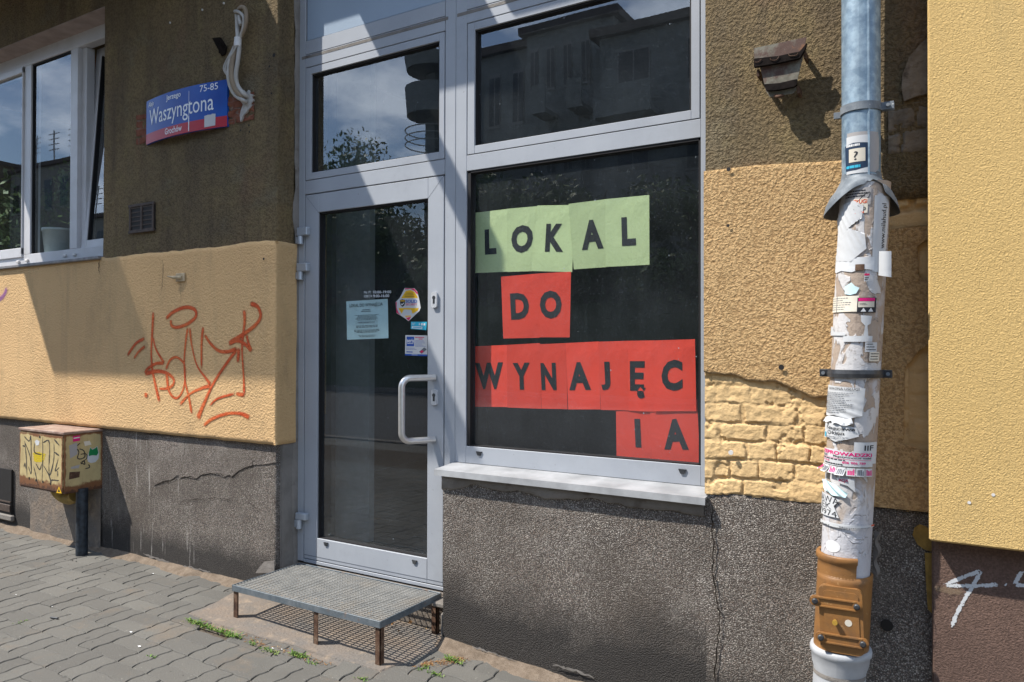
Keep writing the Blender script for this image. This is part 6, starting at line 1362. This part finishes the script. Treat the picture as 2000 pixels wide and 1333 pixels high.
weed(708, 1328, .04, 24, .016, "small weed at the bottom edge in front of the step's right leg", 7, d1); weed(828, 1306, .05, 34, .016, "sparse weeds in the joint right of the step", 8, (0.3, 1)); weed(850, 1318, .07, 40, .016, "low weeds nearest the bottom edge right of the step", 9, d1); weed(885, 1292, .09, 70, .026, "bright green weed tuft at the foot of the plinth right of the step", 10, d1)
weed(297, 1283, .04, 18, .012, "few weed sprigs in a joint of the open paving", 11, d1); weed(44, 1215, .05, 16, .012, "faint weeds in a joint near the left edge of the paving", 12, (0, 1))
rg = random.Random(3); mb = MB()
for _ in range(90):
    x, y = rg.gauss(-2.62, .14), rg.gauss(-.12, .03); z = gz(x, y) + rg.uniform(.008, .03); a = np.array([rg.gauss(0, 1), rg.gauss(0, 1), rg.gauss(0, .4)]); a /= np.linalg.norm(a); b_ = np.cross(a, (rg.gauss(0, .4), rg.gauss(0, .4), 1)); b_ /= np.linalg.norm(b_); s_ = rg.uniform(.006, .016); p = V3(x, y, z)
    mb.add([p - a * s_, p + b_ * s_ * .6 + V3(0, 0, .004), p + a * s_, p - b_ * s_ * .6], [(0, 1, 2, 3)], tone=rg.random())
obj("dead_leaves", mb, "dead_leaf", None, "dry brown leaves blown under the metal step", "leaves", None, "stuff")
rg = random.Random(11); mb = MB()
for k in range(70):
    if k < 26: x, y = rg.gauss(-4.45, .30), -.30 - abs(rg.gauss(0, .16))
    else: x, y = rg.uniform(-6, -1.2), -.2 - abs(rg.gauss(0, .55))
    r_ = rg.uniform(.002, .006); z = gz(x, y); t = [(x + r_ * rg.uniform(.6, 1.3) * math.cos(q), y + r_ * rg.uniform(.6, 1.2) * math.sin(q), z + .0006) for q in np.linspace(0, 6.28, 7)[:-1]]; mb.add(t + [(x, y, z + r_ * .8)], [(i, (i + 1) % 6, 6) for i in range(6)])
obj("grit", mb, "dark_hole", None, "scattered dark grit and crumbs on the paving near the black post", "grit", None, "stuff")
mb = MB()
for u, v in ((102, 1186), (299, 1122), (31, 1163), (256, 1236), (533, 1268), (551, 1270), (272, 1264), (457, 1186)):
    p = PG(u, v); a = rg.uniform(0, 3); s_ = rg.uniform(.006, .012); mb.add([p + V3(s_ * math.cos(a + t), s_ * .5 * math.sin(a + t), .003 + .002 * (k % 2)) for k, t in enumerate((0, 1.3, 2.6, 3.9, 5.2))], [(0, 1, 2, 3, 4)])
obj("paper_scraps", mb, "litter_white", None, "white paper scraps dotted about on the paving", "litter", None, "stuff")
mb = MB(); p = PG(106, 1210); mb.tube([p + V3(-.025, -.004, .006), p + V3(.022, .006, .007)], .005, 8); obj("cigarette_butt", mb, "black_plastic", None, "charred dark stub lying on the paving near the left edge", "litter")
for k, (u0, v0, u1, v1) in enumerate(((372, 1212, 640, 1300), (820, 1300, 905, 1288))):
    rg = random.Random(60 + k); a0, a1 = PG(u0, v0), PG(u1, v1); mb = MB()
    for _ in range(260):
        t = rg.random(); p = a0 + (a1 - a0) * t; x, y = p[0] + rg.gauss(0, .014), p[1] + rg.gauss(0, .014); z = gz(x, y) + .0015; an = rg.uniform(0, 6.28); ln = rg.uniform(.004, .022); w_ = rg.uniform(.0008, .0025); d = V3(math.cos(an), math.sin(an), .12); sd = V3(-d[1], d[0], 0) * w_; p0 = V3(x, y, z)
        mb.add([p0 - sd, p0 + sd, p0 + d * ln + sd * .5, p0 + d * ln - sd * .5], [(0, 1, 2, 3)], tone=rg.random())
    obj("plant_litter", mb, "dead_leaf", None, ("dry stems and crumbs along the joint in front of the step", "dry stems and crumbs in the joint right of the step")[k], "litter", None, "stuff")
# plants on the dwelling's window sill
yp = .16; pz0, pz1 = P(110, 492, yp)[2], P(110, 449, yp)[2]; px_ = P(114, 470, yp)[0]; pr = .11
FPot = thing("flower_pot", (px_, yp, pz0), "white flower pot with leafy plant behind the dwelling's middle window pane", "plant pot")
mb = MB(); rows = []
for r_, z in ((pr * .78, pz0 - .1), (pr, pz1 - .02), (pr * 1.06, pz1 - .02), (pr * 1.06, pz1), (pr * .96, pz1), (pr * .9, pz1 - .05)): rows.append([(px_ + r_ * math.cos(t), yp + r_ * math.sin(t), z) for t in np.linspace(0, 2 * math.pi, 33)])
mb.grid(rows, True, True); obj("pot", mb, "pot_white", FPot); mb = MB(); rg = random.Random(5); leaf_cloud(mb, (px_ - .05, yp + .12, pz1 + .30), (.28, .16, .30), 420, .035, rg, shell=.1); obj("plant_leaves", mb, "leaf_green", FPot)
for k, (u, v, yy, rx, rz) in enumerate(((20, 430, .30, .30, .45), (70, 420, .55, .30, .30), (-30, 400, .35, .25, .5))):
    p = P(u, v, yy); H_ = thing("house_plant", p, ("leafy dark house plant inside the leftmost window pane", "leafy house plant deep in the room behind the white pot", "tall dark house plant at the far left of the dwelling window")[k], "plant"); mb = MB(); leaf_cloud(mb, p, (rx, .15, rz), 420, .045, rg, shell=.1); obj("plant_leaves", mb, "leaf_green", H_)
    mb = MB(); mb.tube([(p[0], p[1], p[2] - rz - .25), (p[0], p[1], p[2])], [.02, .012], 8); mb.tube([(p[0], p[1], p[2] - rz - .55), (p[0], p[1], p[2] - rz - .22)], [.09, .13], 16); obj("pot", mb, "pot_blue", H_)

# ------------------------------------------------------------------ across the street (seen mirrored in the glass)
def house(name, x0, x1, y0, y1, h, mat, lab, nx=6, nz=4, balc=0):
    T = thing(name, ((x0 + x1) / 2, (y0 + y1) / 2, -.1), lab, "building"); mb = MB(); mb.box(x0, x1, y1, y0, -.3, h); obj("wall", mb, mat, T); mb = MB(); mb.box(x0 - .3, x1 + .3, y1 - .3, y0 + .3, h, h + .35); obj("roof", mb, "roof_dark", T)
    fl = h / nz; sp = (x1 - x0) / nx
    for j in range(nz):
        for i in range(nx):
            cx_ = x0 + sp * (i + .5); mb = MB(); mb.box(cx_ - sp * .24, cx_ + sp * .24, y0 - .02, y0 + .04, fl * j + fl * .32, fl * j + fl * .82); wn = obj("window", mb, "facade_trim", T); mb = MB(); mb.box(cx_ - sp * .22, cx_ - .03, y0 + .03, y0 + .05, fl * j + fl * .35, fl * j + fl * .79); mb.box(cx_ + .03, cx_ + sp * .22, y0 + .03, y0 + .05, fl * j + fl * .35, fl * j + fl * .79); obj("pane", mb, "window_dark", wn)
            if balc and j and i % 2 == balc % 2:
                mb = MB(); mb.box(cx_ - sp * .4, cx_ + sp * .4, y0, y0 + 1.2, fl * j - .1, fl * j + .1); mb.box(cx_ - sp * .4, cx_ + sp * .4, y0 + 1.15, y0 + 1.2, fl * j + .1, fl * j + 1.1); obj("balcony", mb, mat, T)
    return T
YB_ = -26.0
xn = RF(1198, 40, YB_)[0]; hN = RF(1110, 52, YB_)[2]; xl_ = RF(1030, 90, YB_)[0]; hL = RF(985, 97, YB_)[2]; x862 = RF(846, 200, YB_)[0]
house("apartment_block", xl_, xn, YB_, YB_ - 10, hN, "facade_grey", "grey flat-roofed block across the street, mirrored in the upper right window", 5, 4, 1)
house("apartment_block", x862, xl_ - .02, YB_ - .4, YB_ - 10, hL, "facade_grey", "lower grey block across the street between the round balconies and the tall block", 4, 3, 0)
house("apartment_block", xn + .02, xn + 26, YB_ + 1.5, YB_ - 10, hN * .90, "facade_grey", "long grey block across the street standing nearer the road", 9, 4, 2)
RBd = thing("round_balcony_tower", (x862, YB_, 0), "tower of rounded balconies across the street, mirrored in the transom window", "building"); zt1 = [RF(830, v, YB_)[2] for v in (122, 165, 186, 232)]
mb = MB(); rb = abs(RF(803, 150, YB_)[0] - x862) ; mb.box(x862 - rb * .35, x862 + .1, YB_ - 6, YB_, -.2, zt1[0] + .6); obj("wall", mb, "facade_grey", RBd)
for zt2, zb2 in ((zt1[0], zt1[1] + (zt1[0] - zt1[1]) * .45), (zt1[2] + .2, zt1[3])):
    mb = MB(); mb.tube([(x862, YB_, zb2), (x862, YB_, zt2)], [rb * .93, rb], 40); obj("round_balcony", mb, "facade_grey", RBd)
zr = RF(820, 262, YB_)[2]; mb = MB()
for dz in (0, -.35, -.7): mb.tube([(x862 + rb * math.cos(t), YB_ + rb * math.sin(t), zr + dz) for t in np.linspace(0, 2 * math.pi, 33)], .03, 6, False)
obj("railing", mb, "steel_post", RBd)
hT = RF(95, 325, -34)[2]; xT0, xT1 = RF(20, 325, -34)[0], RF(215, 325, -34)[0]
house("tenement_house", xT0, xT1, -34, -46, hT, "facade_cream", "cream house far down the street with aerials on its roof, mirrored in the dwelling window", 6, 3)
house("tenement_house", xT0 - 26, xT0 - .5, -31, -44, hT * 1.05, "facade_brown", "brown house at the far end of the street, mirrored in the dwelling window", 7, 3)
house("tenement_house", -58, x862 - 4, -33, -44, 7.0, "facade_brown", "low dark house added behind the street trees to block bright sky in the door glass", 8, 2)  # added to close a bright gap of sky in the door's reflection
for k in range(5):
    x = xT1 - 3 - 3.2 * k; mb = MB(); mb.tube([(x, -36, hT + .2), (x, -36, hT + 4.2)], .06, 6)
    for j in range(4): mb.tube([(x - .8, -36, hT + 2.4 + j * .5), (x + .8, -36, hT + 2.4 + j * .5)], .04, 5)
    obj("roof_aerial", mb, "steel_post", None, "thin television aerial on the roof of the cream house across the street", "aerial", "aerials on the cream house")
def tree(x, y, h, r, lab, seed, n=2600):
    T = thing("street_tree", (x, y, -.1), lab, "tree", "trees across the street"); rg = random.Random(seed); mb = MB(); mb.tube([(x, y, -.2), (x + .05, y, h * .35), (x, y + .1, h * .7)], [.22, .16, .07], 10)
    for k in range(6):
        a = rg.uniform(0, 6.28); mb.tube([(x, y, h * (.3 + .05 * k)), (x + r * .6 * math.cos(a), y + r * .6 * math.sin(a), h * (.5 + .06 * k))], [.08, .03], 7)
    obj("trunk", mb, "bark", T); mb = MB()
    for k in range(9):
        a = rg.uniform(0, 6.28); q = rg.random() ** .5 * r * .65; leaf_cloud(mb, (x + q * math.cos(a), y + q * math.sin(a), h * rg.uniform(.45, .85)), (r * .5, r * .5, h * .17), n // 9, .135, rg, shell=.2)
    obj("crown", mb, "leaf_green", T)
pt = RF(665, 290, -24); tree(pt[0] - .8, -24, pt[2] + .9, 3.7, "broad leafy tree mirrored low in the transom window", 21, 14000)
for k, (x, y, h, r) in enumerate(((-6.5, -19.5, 6.6, 2.9), (-11, -20, 8.0, 3.2), (-15.5, -19.6, 8.2, 3.3), (-20.5, -20.4, 7.6, 3.4), (-30, -20, 7.0, 3.2), (-41, -21, 7.2, 3.2), (-36, -19.6, 6.0, 2.8), (-2, -20.2, 6.4, 2.7))):
    tree(x, y, h, r, ("small tree on the opposite pavement nearest the shop", "fuller tree on the opposite pavement, mirrored in the shop window", "roundish tree on the opposite pavement, mirrored in the door", "wide tree on the opposite pavement left of the door's reflection", "tall tree far along the opposite pavement", "last tree far down the opposite pavement", "low tree far along the opposite pavement", "young tree on the opposite pavement right of the others")[k], 30 + k, 9000)

HG = thing("hedge", (-22, -18.2, 0), "long dark hedge along the opposite pavement, added to hide a pale band in the door glass", "hedge"); rg = random.Random(77); mb = MB(); mb.box(-48, 3, -18.7, -17.8, -.1, 2.75)  # added to cover a pale strip mirrored in the door glass
for _ in range(14000):
    p = V3(rg.uniform(-48, 3), rg.uniform(-18.85, -17.7), rg.uniform(0, 3.1)); a = np.array([rg.gauss(0, 1) for _ in range(3)]); a /= np.linalg.norm(a); b_ = np.cross(a, (rg.gauss(0, 1), rg.gauss(0, 1), 1)); b_ /= np.linalg.norm(b_) + 1e-9
    mb.add([p - a * .13, p + b_ * .06, p + a * .13, p - b_ * .06], [(0, 1, 2, 3)], tone=rg.random() * .6)
obj("foliage", mb, "leaf_green", HG)
